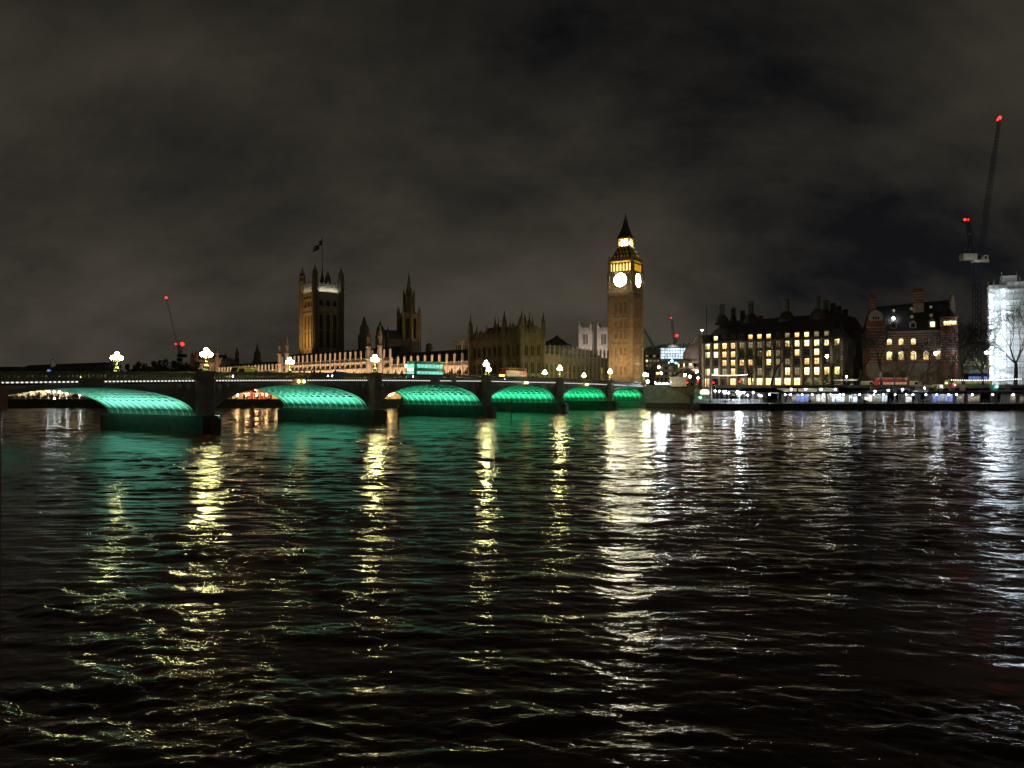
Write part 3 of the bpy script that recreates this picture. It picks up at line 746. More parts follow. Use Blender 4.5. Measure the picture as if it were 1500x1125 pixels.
def tower_block(name, label, cat, loc, rz, wx, wy, ztop, rows, nx, ny, m_wall, m_tur, tr=1.2, tur_h=9, crown=2.2, roof=True, mats=None, group=None, z0=0, tur_up=0, pins=False):
    """rectangular tower with windows on front and right faces, four octagonal turrets and a steep roof"""
    t = thing(name, label, cat, loc, rz, group)
    for fi, (Lx, nb) in enumerate(((wx, nx), (wy, ny), (wx, nx), (wy, ny))):
        ops = []
        bwid = (Lx-2*tr)/nb
        for k in range(nb):
            for (a, c, fw) in rows: ops.append((tr+k*bwid+bwid*(1-fw)/2, tr+k*bwid+bwid*(1+fw)/2, a, c))
        w = MB(); w.wall(Lx, z0, ztop, ops, .5, point=.6)
        for (a, b, c, d) in ops:
            w.box((a+b)/2-.09, (a+b)/2+.09, .1, .3, c, d)
            if d-c > 5: w.box(a, b, .12, .28, (c+d)/2-.25, (c+d)/2+.2)
        for k in range(nb+1): w.box(tr+k*bwid-.18, tr+k*bwid+.18, -.22, 0, z0, ztop)
        for (a, c, fw) in rows: w.box(0, Lx, -.3, 0, c+.5, c+1.0); w.box(0, Lx, -.2, 0, a-1.1, a-.7)
        w.box(-.2, Lx+.2, -.4, 0, ztop-.9, ztop)
        if crown:
            ncr = max(4, int(Lx/1.5))
            w.box(0, Lx, -.2, .15, ztop, ztop+crown*.55)
            for k in range(ncr):
                x = (k+.5)*Lx/ncr; w.box(x-.38, x+.38, -.2, .15, ztop+crown*.55, ztop+crown)
        o = w.build('wall', m_wall, t)
        a = fi*math.pi/2
        off = [(0,0),(wx,0),(wx,wy),(0,wy)][fi]
        o.location = (*off, 0); o.rotation_euler = (0,0,a)
        for i, (aa, b, c, d) in enumerate(ops):
            q = pane(o, (aa+b)/2, .47, c, b-aa, d-c, (mats(fi, i) if mats else None) or glass_dark)
    cb = MB(); cb.box(.55, wx-.55, .55, wy-.55, z0, ztop-.2); cb.build('core', m_wall, t)
    for (x, y) in ((0,0),(wx,0),(wx,wy),(0,wy)):
        m = MB(); turret(m, 0, 0, z0, ztop+crown+tur_up, tr, tur_h); o = m.build('turret', m_tur, t); o.location = (x, y, 0)
    if pins:        # pinnacles along the parapet, taller ones over every second pier, and small gables between
        for (fx, fy, ux, uy, Lx, nb) in ((0,-.1,1,0,wx,nx), (wx+.1,0,0,1,wy,ny)):
            for k in range(1, nb):
                d = tr+k*(Lx-2*tr)/nb; q = MB(); pinnacle(q, 0, 0, ztop+crown*.4, .34, 5.2 if k % 2 else 3.6); o = q.build('pinnacle', m_tur, t); o.location = (fx+ux*d, fy+uy*d, 0)
            for k in range(nb):
                d = tr+(k+.5)*(Lx-2*tr)/nb; q = MB(); hw = (Lx-2*tr)/nb*.28
                q.prism([(-hw, ztop+crown*.5), (hw, ztop+crown*.5), (hw, ztop+crown*.9), (0, ztop+crown*1.55), (-hw, ztop+crown*.9)], .2, .7); o = q.build('gable', m_wall, t)
                o.location = (fx+ux*d, fy+uy*d, 0); o.rotation_euler = (0, 0, 0 if ux else math.pi/2)
        for (x, y, e) in ((wx*.5, wy*.3, 5.5), (wx*.32, wy*.7, 6.5), (wx*.7, wy*.75, 5.0)):
            q = MB(); turret(q, 0, 0, ztop-1, ztop+crown+.5, .62, e); o = q.build('stair_turret', m_tur, t); o.location = (x, y, 0)
    if roof:
        m = MB(); h = roof if roof is not True else 5
        m.add([(.8,.8,ztop-.2),(wx-.8,.8,ztop-.2),(wx-.8,wy-.8,ztop-.2),(.8,wy-.8,ztop-.2),(wx*.3,wy*.35,ztop+h),(wx*.7,wy*.35,ztop+h),(wx*.7,wy*.65,ztop+h),(wx*.3,wy*.65,ztop+h)],
              [(0,3,2,1),(4,5,6,7),(0,1,5,4),(1,2,6,5),(2,3,7,6),(3,0,4,7)])
        m.build('roof', slate, t)
    return t
def dimlit(p, m=None):
    return lambda i: (m or win_dim) if random.random() < p else None
# river front: north wing, centre block, south wing
r2 = [(5.2, 9.0, .42), (11.2, 13.4, .42), ]
w1 = facade_range('palace_wing', 'low floodlit peach stone wing right of the centre, behind the turquoise bus', pr(60), PROT, 60, 17.2, 14, [(4.4,7.8,.52),(9.2,11.6,.52),(12.9,15.8,.52)], 5.4, stone_pale, stone_pale, 5.0, 6.0)
w2 = facade_range('palace_wing', 'taller floodlit centre of the riverside palace front, under the tall square tower', pr(184,-.8), PROT, 124, 20.6, 15, [(4.4,7.8,.52),(9.2,11.6,.52),(12.9,15.8,.52),(17.2,19.2,.42)], 5.4, stone_pale, stone_pale, 5.6, 6.0)
w3 = facade_range('palace_wing', 'low floodlit peach stone wing left of the tall square tower', pr(284), PROT, 100, 17.2, 14, [(4.4,7.8,.52),(9.2,11.6,.52),(12.9,15.8,.52)], 5.4, stone_pale, stone_pale, 5.0, 6.0)
for w_, Lx in ((w1, 60), (w2, 124), (w3, 100)):
    n = max(1, int(Lx/30))
    for k in range(n):
        xc = (k+.5)*Lx/n
        area('facade_flood', (xc, -3.6, GZ+.5), (xc, 0, GZ+8.0), Lx/n*.96, .4, 12000*Lx/n/30, (1, .62, .34), w_, 150)
# end turrets of the centre block
for (t, lab) in ((68, 'slim floodlit octagonal stair turret, right one of the pair before the dark lantern spire'), (78.5, 'slim octagonal stair turret, left one of the pair before the dark lantern spire'),
                 (171, 'floodlit octagonal stair turret in front of the tall square tower'), (181, 'octagonal stair turret at the left foot of the tall square tower')):
    tt = thing('stair_turret', lab, 'turret', pr(t, -1.6), PROT, 'turrets on the riverside front')
    m = MB(); m.lathe([(1.25,0),(1.25,20.5),(1.5,20.7),(1.5,21.4),(1.15,21.6),(1.15,26.5)], 8, rot=math.pi/8); m.build('shaft', stone_pale, tt)
    m = MB(); m.lathe([(1.2,26.5),(1.5,26.8),(1.5,27.3),(1.0,27.5),(1.0,31),(1.25,31.2),(.9,32.3),(.5,34.2),(.06,37.5)], 8, rot=math.pi/8); m.build('cap', stone_dark, tt)
# pavilions
rowsP = [(6.0, 10.5, .55), (12.5, 17.0, .55), (19.2, 23.4, .55)]
tower_block('palace_pavilion', 'dark unlit corner pavilion tower nearest the clock tower, right of its twin', 'palace tower', pr(32, -1) + PR*0 if False else pr(-22, -1.2), PROT, 10.2, 11, 26.4, rowsP, 3, 3, stone_unlit, stone_unlit, .95, 7.5, 2.6, 4.5, pins=True)
tower_block('palace_pavilion', 'dark unlit wide pavilion tower at the right end of the floodlit wing', 'palace tower', pr(-.6, -.8), PROT, 21.2, 13, 25.6, rowsP, 6, 3, stone_unlit, stone_unlit, 1.1, 8.5, 2.6, 5.5, pins=True)
tower_block('palace_pavilion', 'far floodlit end pavilion, leftmost lit building above the bridge', 'palace tower', pr(326, -1.2), PROT, 40, 14, 25.0, rowsP, 6, 3, stone_pale, stone_dark, 1.4, 9.5, 2.4, 5.5, pins=True)
pt = EMP = thing('palace_pavilion', 'dark pair of pinnacled turrets left of the leftmost lit palace building', 'palace tower', pr(352, 2), PROT)
m = MB(); m.box(-2, 20, 0, 10, 0, 22); m.build('wall', stone_dark, pt)
for x in (1, 9, 19):
    m = MB(); turret(m, x, 1, 0, 26, 1.5, 11); m.build('turret', stone_dark, pt)
area('facade_flood', tuple(pr(306, -7, GZ+.6)), tuple(pr(306, 0, 14)), 34, .6, 6500, (1, .58, .34), None, 150)
# north range
NR = Vector((.529, .849, 0)).normalized()
nr = facade_range('palace_wing', 'long dim buttressed palace range running back to the clock tower', (10.4, 283, 0), rot_of(NR), 62.5, 19.6, 14, [(4.2,8.4,.5),(9.8,16.6,.5)], 3.9, stone_dark, stone, 5.0, 4.2, .36,
   mats=lambda i: win_orange if i == 29 else None)
area('facade_flood', (31, -9, 7.6), (31, 0, 13), 60, .5, 1000, (1, .74, .40), nr, 160)
tower_flood = area('facade_flood', (14.5, 273, 7.4), (6, 277, 18), 8, .5, 90, (1, .78, .45), None, 150)
# hall with pyramid roof behind
hp = thing('hall_lantern', 'dark pyramid roof on pale gables behind the dim palace range', 'roof', (21.5, 352, 0), rot_of(NR)+.3)
m = MB(); m.sq([(5.2,0),(5.2,27.2)]); m.build('wall', stone, hp)
m = MB(); m.sq([(6.2,27.2),(6.2,27.5),(1.0,31.2),(.1,32.2)]); m.build('roof', slate, hp)
for k in range(4):
    g = MB(); g.prism([(-2.2,24),(2.2,24),(2.2,25.6),(0,27.15),(-2.2,25.6)], -5.55, -5.2); o = g.build('gable', stone_pale, hp); o.rotation_euler = (0,0,k*math.pi/2)
vt = thing('ventilation_tower', 'small square yellowish stone tower behind the floodlit wing roof', 'tower', (-27.5, 405, 0), PROT+.2)
m = MB(); m.sq([(2.6,0),(2.6,31.2),(2.9,31.4),(2.9,31.9),(2.4,32.0),(2.4,32.8)]); m.build('wall', sandstone, vt)
for x in (-2.4, 2.4):
    for y in (-2.4, 2.4):
        m = MB(); pinnacle(m, x, y, 31.9, .35, 2.6); m.build('pinnacle', sandstone, vt)
for k in range(4):
    for x in (-1.3, 0, 1.3):
        b = MB(); b.box(x-.35, x+.35, -2.66, -2.58, 26.0, 30.4); o = b.build('louvre', dark, vt); o.rotation_euler = (0,0,k*math.pi/2)
spot('tower_flood', (-28.5, 388, 24), (-27.5, 405, 29), 2600, (1, .8, .4), 60, None)
ov = thing('octagon_vent', 'small dark octagonal ventilator on the palace roofs left of the yellowish tower', 'vent', (-46, 410, 0))
m = MB(); m.lathe([(1.9,0),(1.9,28.2),(2.3,28.4),(2.3,28.9),(1.7,29.1),(1.7,30.4),(2.0,30.6)], 8); m.build('drum', stone_dark, ov)
m = MB(); m.lathe([(2.0,30.6),(1.2,31.4),(.1,31.9)], 8); m.build('cap', slate, ov)

# ------------------------------------------------------------------ tall square flag tower
vl = at(471, 568, 540)
VW = 20.4
vt_loc = Vector((vl.x, vl.y, 0)) - PR*VW/2 - Vector((-PR.y, PR.x, 0))*VW/2
vict = tower_block('flag_tower', 'massive square stone tower with corner turrets and a flag, orange lit on one side', 'tower', vt_loc, PROT, VW, VW, 76.0,
    [(20, 30, .5), (36, 60.5, .52), (66, 70.5, .6)], 3, 3, stone, stone_dark, 2.25, 12.0, 0, 6.0,
    mats=None, tur_up=8.0)
for k in range(4):
    w = MB(); n = 9
    w.box(2.6, VW-2.6, -.15, .35, 76.0, 79.2)
    for j in range(n):
        x = 2.6+(j+.5)*(VW-5.2)/n; w.box(x-.62, x+.62, -.2, .4, 79.2, 81.6+(1.2 if j % 2 == 0 else 0)); 
        w.box(x-.2, x+.2, -.45, -.15, 75.4, 80)
    pinnacle(w, VW*.5, .1, 81, .5, 4.5)
    o = w.build('battlement', stone_pale, vict); o.location = ([(0,0,0),(VW,0,0),(VW,VW,0),(0,VW,0)][k]); o.rotation_euler = (0,0,k*math.pi/2)
m = MB(); m.tube((VW*.55, VW*.5, 78), (VW*.55, VW*.5, 117), .32, .16, 8); m.ball((VW*.55, VW*.5, 117.2), .4); m.lathe([(3.2,78),(2.6,82),(.6,90),(.3,95)], 8, (VW*.55, VW*.5, 0)); m.build('flagpole', castiron, vict)
fm = MB(); nx = 14; vs = []; fs = []
for i in range(nx+1):
    for j in range(5):
        u = i/nx*8.5; vs.append((VW*.55-.3-u*.9, VW*.5-1.0*math.sin(u*1.0)-.3*u, 115.2-j*.95-u*.62-.25*math.sin(u*1.7+j*.5)))
for i in range(nx):
    for j in range(4): fs.append((i*5+j, (i+1)*5+j, (i+1)*5+j+1, i*5+j+1))
fm.add(vs, fs); fl = fm.build('flag', M('flag_cloth', (.2,.19,.2), .8, .6, .35), vict, True)
sol = fl.modifiers.new('thick', 'SOLIDIFY'); sol.thickness = .05
# orange floods at the foot of the left (river) face, white ones behind the battlements
for x in (6, 14.4):
    spot('tower_flood', (x, -13, 24), (x, 0, 60), 34000, (1, .55, .16), 75, vict, .6, .9)
area('tower_flood', (VW/2, -1.6, 30), (VW/2, 0, 55), 15, .5, 260, (1, .5, .12), vict, 120)
for k, pw in ((0, 150), (1, 330)):
    o = area('battlement_flood', (0,0,0), (0,.9,3), 15, .4, pw, (.95, 1, .82), vict, 170)
    d = MB()
    if k == 0: o.location = (VW/2, -1.7, 76.2)
    else: o.location = (VW+1.7, VW/2, 76.2)
    aim = Vector((VW/2, .2, 80)) if k == 0 else Vector((VW-.2, VW/2, 80))
    z = -(aim-Vector(o.location)).normalized(); x = Vector((0,0,1)).cross(z).normalized(); o.rotation_euler = Matrix((x, z.cross(x), z)).transposed().to_euler()

# ------------------------------------------------------------------ central spire, smaller towers
def spire_tower(name, label, px, Y, tip, parts, m=stone_dark, n=8):
    p = at(px, 568, Y); t = thing(name, label, 'spire', (p.x, p.y, 0))
    for nm, prof, mm in parts:
        b = MB(); b.lathe(prof, n, rot=math.pi/8); b.build(nm, mm, t)
    return t
k = 470/F
zc = lambda y, Y=470: CH + (568-y)*Y/F
cs = spire_tower('lantern_spire', 'tall dark octagonal lantern tower with crocketed spire in the palace middle', 599, 470, 400,
  [('lower_stage', [(7.0,0),(7.0,zc(500)),(6.5,zc(498)),(6.0,zc(464)),(6.3,zc(463)),(6.3,zc(461)),(4.6,zc(458.5))], stone),
   ('upper_stage', [(4.3,zc(459)),(3.2,zc(447)),(3.1,zc(434)),(3.4,zc(433)),(3.4,zc(432))], stone_dark),
   ('spire', [(2.3,zc(432)),(1.35,zc(420)),(.6,zc(408)),(.08,zc(399))], stone_dark)])
for j in range(8):
    a = j*math.pi/4+math.pi/8
    b = MB(); b.lathe([(.75,0),(.75,zc(458)),(.5,zc(457)),(.05,zc(449))], 6, (7.2*math.cos(a), 7.2*math.sin(a), 0)); b.build('buttress', stone, cs)
    b = MB(); b.lathe([(.5,zc(458)),(.4,zc(431)),(.04,zc(424))], 6, (3.5*math.cos(a), 3.5*math.sin(a), 0)); b.build('pinnacle', stone_dark, cs)
    a2 = j*math.pi/4
    b = MB(); b.T = Matrix.Rotation(a2, 4, 'Z'); b.box(6.05, 6.35, -.9, -.15, zc(497), zc(468)); b.box(6.05, 6.35, .15, .9, zc(497), zc(468)); b.build('window', glass_dark, cs)
spot('tower_flood', (cs.location.x+14, 450, zc(505)), (cs.location.x+2, 470, zc(470)), 1900, (1,.6,.2), 60)
zd = lambda y: zc(y, 520)
spire_tower('ventilation_spire', 'dark stepped stone spire standing alone between the two great towers', 533.5, 520, 463,
  [('shaft', [(4.4,0),(4.4,zd(494)),(4.6,zd(493)),(3.2,zd(489)),(3.0,zd(480))], stone_dark), ('spire', [(3.2,zd(480)),(1.7,zd(474)),(1.3,zd(470)),(.1,zd(462))], stone_dark)])
zt_ = lambda y: zc(y, 440)
cu = spire_tower('cupola_tower', 'dark turret with open cupola left of the lantern spire', 557, 440, 473,
  [('shaft', [(2.9,0),(2.9,zt_(494)),(3.1,zt_(493)),(3.1,zt_(492))], stone_dark), ('cap', [(2.4,zt_(485)),(2.0,zt_(480)),(1.2,zt_(478)),(.8,zt_(475)),(.1,zt_(470))], slate)])
for j in range(8):
    a = j*math.pi/4+math.pi/8
    b = MB(); b.tube((2.2*math.cos(a),2.2*math.sin(a),zt_(492)), (2.2*math.cos(a),2.2*math.sin(a),zt_(485)), .3); b.build('column', stone_dark, cu)
ch = thing('chapel_roof', 'dark pinnacled gable block between the cupola turret and lantern spire', 'roof', (*at(572, 568, 455).xy, 0), PROT)
m = MB(); m.box(-5,5,-5,5,0,zc(497,455)); m.build('wall', stone_dark, ch)
m = MB(); m.prism([(-5,zc(497,455)),(5,zc(497,455)),(2.2,zc(484,455)),(-2.2,zc(484,455))], -5, 5); m.build('roof', slate, ch)
for x in (-4.6, 0, 4.6):
    m = MB(); pinnacle(m, x, -4.8, zc(497,455), .5, 8); m.build('pinnacle', stone_dark, ch)
spire_tower('ventilation_spire', 'dark stepped spire above the low wing left of the tall square tower', 377, 520, 503,
  [('shaft', [(3.4,0),(3.4,zd(530)),(2.6,zd(527)),(2.2,zd(518))], stone_dark), ('spire', [(2.3,zd(518)),(1.0,zd(512)),(.8,zd(509)),(.08,zd(502))], stone_dark)])

# ------------------------------------------------------------------ clock tower
CT = at(916.5, 568, 385); CT.z = 0
EROT = rot_of(Vector((.849, -.529, 0)))      # local x runs to the right along the left (east) face, front -y faces the river
ct = thing('clock_tower', 'tall floodlit gothic clock tower with glowing white dials and gilded belfry', 'clock tower', CT, EROT)
zk = lambda y: zc(y, 385)
def four(fn, name, mat, smooth=False):
    for k in range(4):
        m = MB(); fn(m, k); o = m.build(name, mat, ct, smooth); o.rotation_euler = (0,0,k*math.pi/2)
HS = 6.3
def shaft_face(m, k):
    ops = []
    z0, z1 = 4.5, zk(428)
    cols = [-2.35, -1.65, -.35, .35, 1.65, 2.35] 
    cols = [-2.9,-2.2, -.35,.35, 2.2,2.9]
    for (a, c) in ((zk(549),zk(537)), (zk(521),zk(510)), (zk(498),zk(484)), (zk(480),zk(472)), (zk(462),zk(444))):
        for x in cols: ops.append((x-.17, x+.17, a, c))
    m.wall(HS*2, z0, z1, ops, .5, -HS, -HS, .5)
    for x in (-5.2,-4.3,-3.6,-1.28,1.28,3.6,4.3,5.2): m.box(x-.13, x+.13, -HS-.22, -HS, z0, z1)
    for y in (553, 533, 505, 483, 467, 438): m.box(-HS, HS, -HS-.3, -HS, zk(y)-.35, zk(y)+.25)
    m.box(-HS-.3, HS+.3, -HS-.4, -HS, z0, z0+2.2)
four(shaft_face, 'shaft_wall', stone)
m = MB(); m.box(-HS+.55, HS-.55, -HS+.55, HS-.55, 4.5, zk(429)); m.build('core', dark, ct)
for (x, y) in ((-1,-1),(1,-1),(1,1),(-1,1)):
    m = MB(); m.lathe([(.95,4.5),(.95,zk(428)),(1.15,zk(427)),(1.15,zk(402)),(.9,zk(401)),(.9,zk(386)),(.55,zk(384)),(.05,zk(373))], 8, (x*HS, y*HS, 0), math.pi/8); m.build('corner_buttress', stone, ct)
def dial_stage(m, k):
    h = 6.75
    m.box(-h, h, -h, -HS+.2, zk(429), zk(400.5))
    m.box(-h-.25, h+.25, -h-.4, -h, zk(430), zk(427.5)); m.box(-h-.3, h+.3, -h-.6, -h, zk(402), zk(399.8))
    for x in (-4.6, 4.6): m.box(x-.3, x+.3, -h-.3, -h, zk(427.5), zk(402))
    for z in (zk(424.6), zk(401.8)-.4): m.box(-4.3, 4.3, -h-.3, -h, z, z+.5)
    for k2 in range(14):
        x = -h+.5+k2*(2*h-1)/13; m.box(x-.15, x+.15, -h-.25, -h, zk(434), zk(430))
four(dial_stage, 'dial_stage', stone)
def dial(m, k):
    m.T = Matrix.Translation((0,-6.78,zk(412.3))) @ Matrix.Rotation(math.pi/2, 4, 'X'); m.lathe([(3.4,0),(3.4,.12)], 40)
four(dial, 'clock_dial', clock_m)
def dial_rim(m, k):
    for j in range(36):
        a0 = 2*math.pi*j/36; a1 = 2*math.pi*(j+1)/36
        m.tube((3.52*math.cos(a0),-6.85,zk(412.3)+3.52*math.sin(a0)), (3.52*math.cos(a1),-6.85,zk(412.3)+3.52*math.sin(a1)), .17, n=5)
four(dial_rim, 'dial_rim', gold)
def hands(m, k):
    zz = zk(412.3)
    for ang, ln, w in ((R(62), 3.2, .16), (R(-168), 2.1, .24)):
        dx, dz = math.sin(ang), math.cos(ang)
        m.tube((-dx*.7,-7.0,zz-dz*.7), (dx*ln,-7.0,zz+dz*ln), w, w*.4, 5)
    m.ball((0,-7.0,zz), .25)
four(hands, 'clock_hands', black_paint)
def belfry(m, k):
    h = 6.9
    for j in range(8):
        x = -6.1+j*12.2/7; m.box(x-.3, x+.3, -h+.05, -h+.75, zk(399.8), zk(387.5))
    m.box(-h-.15, h+.15, -h-.2, -h+.9, zk(387.5), zk(384.8)); 
    for j in range(7):
        x = -6.1+(j+.5)*12.2/7; m.prism([(x-.6,zk(391)),(x-.6,zk(387.5)),(x,zk(387.5))], -h+.15, -h+.6); m.prism([(x+.6,zk(391)),(x,zk(387.5)),(x+.6,zk(387.5))], -h+.15, -h+.6)
four(belfry, 'belfry_arcade', gold)
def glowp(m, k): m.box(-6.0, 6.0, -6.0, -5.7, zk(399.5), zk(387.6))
four(glowp, 'belfry_glow_panel', belfry_m)  # emissive panels stand in for the floodlit inside of the belfry
m = MB(); m.sq([(7.0,zk(384.8)),(6.2,zk(382)),(4.6,zk(373)),(3.5,zk(367)),(3.25,zk(363.2))]); rfo = m.build('lower_roof', castiron, ct)
for (row, yy, hw) in ((5, 379, 5.6), (4, 372.5, 4.5), (3, 367, 3.6)):
    for k in range(4):
        for j in range(row):
            x = (j-(row-1)/2)*hw*1.6/row; q = MB(); q.prism([(x-.35,zk(yy)),(x+.35,zk(yy)),(x+.35,zk(yy)+.8),(x,zk(yy)+1.5),(x-.35,zk(yy)+.8)], -hw-.25, -hw+.8)
            o = q.build('dormer', gold, ct); o.rotation_euler = (0,0,k*math.pi/2)
m = MB(); m.sq([(3.5,zk(363.2)),(3.5,zk(362.2))]); m.sq([(3.3,zk(351)),(3.4,zk(348.6))]); m.sq([(2.0,zk(362.2)),(2.0,zk(351))]); m.build('lantern_stage', gold, ct)
def lcol(m, k):
    for j in range(5):
        x = -2.8+j*1.4; m.box(x-.18, x+.18, -3.0, -2.6, zk(362.2), zk(351))
four(lcol, 'lantern_column', gold)
m = MB(); m.ball((0,-2.2,zk(356.3)), .9); m.ball((2.2,0,zk(356.3)), .9); m.ball((0,2.2,zk(356.3)), .9); m.ball((-2.2,0,zk(356.3)), .9); m.build('lantern_lamp', EM('top_lamp', (1,.97,.85), 30), ct, True)
def lglow(m, k): m.box(-1.9, 1.9, -2.1, -2.02, zk(361.5), zk(351.2))
four(lglow, 'lantern_glow_panel', lantern_m)  # emissive panels give the lantern core its lit look
m = MB(); m.sq([(3.45,zk(348.6)),(2.6,zk(344)),(1.5,zk(334)),(.75,zk(324)),(.12,zk(315))]); m.build('spire', castiron, ct)
m = MB(); m.tube((0,0,zk(316)), (0,0,zk(310)), .12); m.ball((0,0,zk(314)), .4); m.build('finial', gold, ct)
# shaft floodlights
area('tower_flood', (0, -22, 9), (0, -HS, 30), 12, .8, 2700, (1, .64, .31), ct, 110)
area('tower_flood', (22, 0, 9), (HS, 0, 30), 12, .8, 1750, (1, .64, .31), ct, 110)
area('tower_flood', (0, -11, zk(432)), (0, -6.8, zk(415)), 10, .5, 160, (1, .8, .45), ct, 150)
area('tower_flood', (0, -8.1, zk(386)), (0, -5, zk(376)), 10, .3, 90, (1, .75, .35), ct, 160)
area('tower_flood', (8.1, 0, zk(386)), (5, 0, zk(376)), 10, .3, 60, (1, .75, .35), ct, 160)

# ------------------------------------------------------------------ abbey towers
za = lambda y: zc(y, 560)
ab = thing('abbey', 'pair of pale pinkish white floodlit church towers behind the palace range', 'church', (0,0,0))
for px in (858.5, 885.5):
    p = at(px, 568, 560); hw = 4.6
    o = bpy.data.objects.new('tower', None); COL.objects.link(o); o.parent = ab; o.location = (p.x, p.y, 0); o.rotation_euler = (0,0,R(-14))
    for k in range(4):
        m = MB(); m.wall(hw*2, 0, za(481.5), [(-1.9, -.2, za(505), za(489)), (.2, 1.9, za(505), za(489))], .6, -hw, -hw, .8)
        for z in (za(508), za(488)+1, za(483)): m.box(-hw-.2, hw+.2, -hw-.35, -hw, z, z+.6)
        for x in (-2.6, 2.6, -1.05, 1.05): m.box(x-.14, x+.14, -hw-.25, -hw, za(508), za(484))
        for j in range(7): m.box(-hw+1.1+j*1.15, -hw+1.7+j*1.15, -hw-.1, -hw+.3, za(481.5), za(480))
        for x in (-hw+.5, hw-.5): m.box(x-.55, x+.55, -hw-.5, -hw, 0, za(483))
        w_ = m.build('wall', stone_pale, o); w_.rotation_euler = (0,0,k*math.pi/2)
        m = MB(); m.box(-1.9, 1.9, -hw+.55, -hw+.6, za(505), za(489)); l_ = m.build('louvre', dark, o); l_.rotation_euler = (0,0,k*math.pi/2)
    m = MB(); m.sq([(hw-.7,0),(hw-.7,za(482))]); m.build('core', stone_pale, o)
    for x in (-1,1):
        for y in (-1,1):
            m = MB(); pinnacle(m, x*(hw-.4), y*(hw-.4), za(481.5), .75, za(471)-za(481.5)); m.build('pinnacle', stone_pale, o)
ax = at(868, 568, 525)
area('tower_flood', (ax.x+2, 530, 20), (at(872,568,560).x, 556, 44), 26, 1, 5200, (1, .82, .76), None, 120)

# ------------------------------------------------------------------ trees
def branch_tree(h, seed, spread=1.0, leafy=0.0, depth=6):
    rd = random.Random(seed); tr = MB(); cr = MB(); tips = []
    def grow(p, d, L, r, lv):
        n = 2 if lv < 3 else 1
        q = p
        for i in range(n):
            d2 = (d + Vector((rd.uniform(-.12,.12), rd.uniform(-.12,.12), rd.uniform(-.02,.1)))).normalized()
            e = q + d2*L/n; r2 = r*(.86 if i < n-1 or lv == 0 else .8)
            (tr if lv < 2 else cr).tube(q, e, r, r2, 6 if lv < 2 else (4 if lv < 4 else 3)); q = e; d = d2; r = r2
        if lv >= depth: tips.append(q); return
        k = 3 if lv < 4 else 2
        if lv == 0: k = 4
        for i in range(k):
            az = rd.uniform(0, 2*math.pi); ti = rd.uniform(.3, .85)*spread*(1.1 if lv == 0 else 1)
            a = d.orthogonal().normalized(); b = d.cross(a)
            nd = (d*math.cos(ti) + (a*math.cos(az)+b*math.sin(az))*math.sin(ti) + Vector((0,0,.18))).normalized()
            grow(q, nd, L*rd.uniform(.62, .82), max(r*rd.uniform(.55,.7), .022), lv+1)
    grow(Vector((0,0,0)), Vector((0,0,1)), h*.27, h*.022, 0)
    lf = MB()
    if leafy:
        for q in tips:
            if rd.random() > leafy: continue
            for i in range(5):
                c = q + Vector((rd.gauss(0,.5), rd.gauss(0,.5), rd.gauss(0,.4))); s = rd.uniform(.15,.32)
                a = Vector((rd.uniform(-1,1), rd.uniform(-1,1), rd.uniform(-1,1))).normalized()*s; b = a.orthogonal().normalized()*s
                lf.add([c-a, c+b*.6, c+a, c-b*.6], [(0,1,2,3)])
    return tr, cr, lf
def make_tree(label, h, seed, spread=1.0, leafy=0.0, lm=None, depth=6):
    t = thing('bare_tree' if leafy < .3 else 'leafy_tree', label, 'tree', group='trees along the embankment')
    tr, cr, lf = branch_tree(h, seed, spread, leafy, depth)
    tr.build('trunk', bark, t); cr.build('crown', bark, t)
    if lf.v: lf.build('foliage', lm or leaf, t)
    return t

# ------------------------------------------------------------------ big office block with chimneys
OB = Vector((.776, -.63, 0)).normalized(); OROT = rot_of(OB)
o0 = at(1030, 568, 338); OBL = 60.0
ob = thing('office_block', 'wide dark bronze office block with lit windows in rows and tall roof chimneys', 'office building', (o0.x, o0.y, 7.0), OROT)
LIT = {0: {1:'w',5:'o',6:'o',7:'o',9:'d',10:'o',11:'w',12:'d',13:'d'},
       1: {0:'w',1:'w',2:'w',3:'o',4:'d',5:'d',6:'d',7:'d',8:'d',9:'w',10:'b',11:'b',12:'b',13:'b',14:'w'},
       2: {0:'w',1:'b',2:'o',3:'o',6:'d',7:'w',8:'d',10:'w',12:'b'},
       3: {2:'o',3:'o',4:'o',5:'o',7:'b',8:'d',9:'d',11:'o',12:'o'},
       4: {0:'w',1:'b',2:'d',3:'o',6:'d',9:'w',10:'d',11:'b',12:'b',13:'o',14:'w'}}
WM = {'w': win_warm, 'o': win_orange, 'b': win_white, 'd': win_dim}
nbay = 15; bwid = OBL/nbay
rowz = {4: (5.4, 8.6), 3: (9.8, 12.4), 2: (13.6, 16.2), 1: (17.4, 20.0)}
ops = []; idx = []
for r_, (a, c) in rowz.items():
    for k in range(nbay): ops.append((k*bwid+.95, k*bwid+bwid-.95, a, c)); idx.append((r_, k))
for k in range(nbay): ops.append((k*bwid+.6, (k+1)*bwid-.6, .2, 4.2)); idx.append((9, k))
m = MB(); m.wall(OBL, 0, 21.0, ops, .5); m.box(-.2, OBL+.2, -.5, 0, 20.4, 21.0); m.box(0, OBL, -.3, 0, 4.4, 5.0)
m.build('wall', bronze_facade, ob)
for k in range(nbay+1):
    q = MB(); q.prism([(k*bwid-.48,0),(k*bwid+.48,0),(k*bwid+.34,20.3),(k*bwid-.34,20.3)], -.75, -.003); q.build('pier', sandstone, ob)
wfr = None
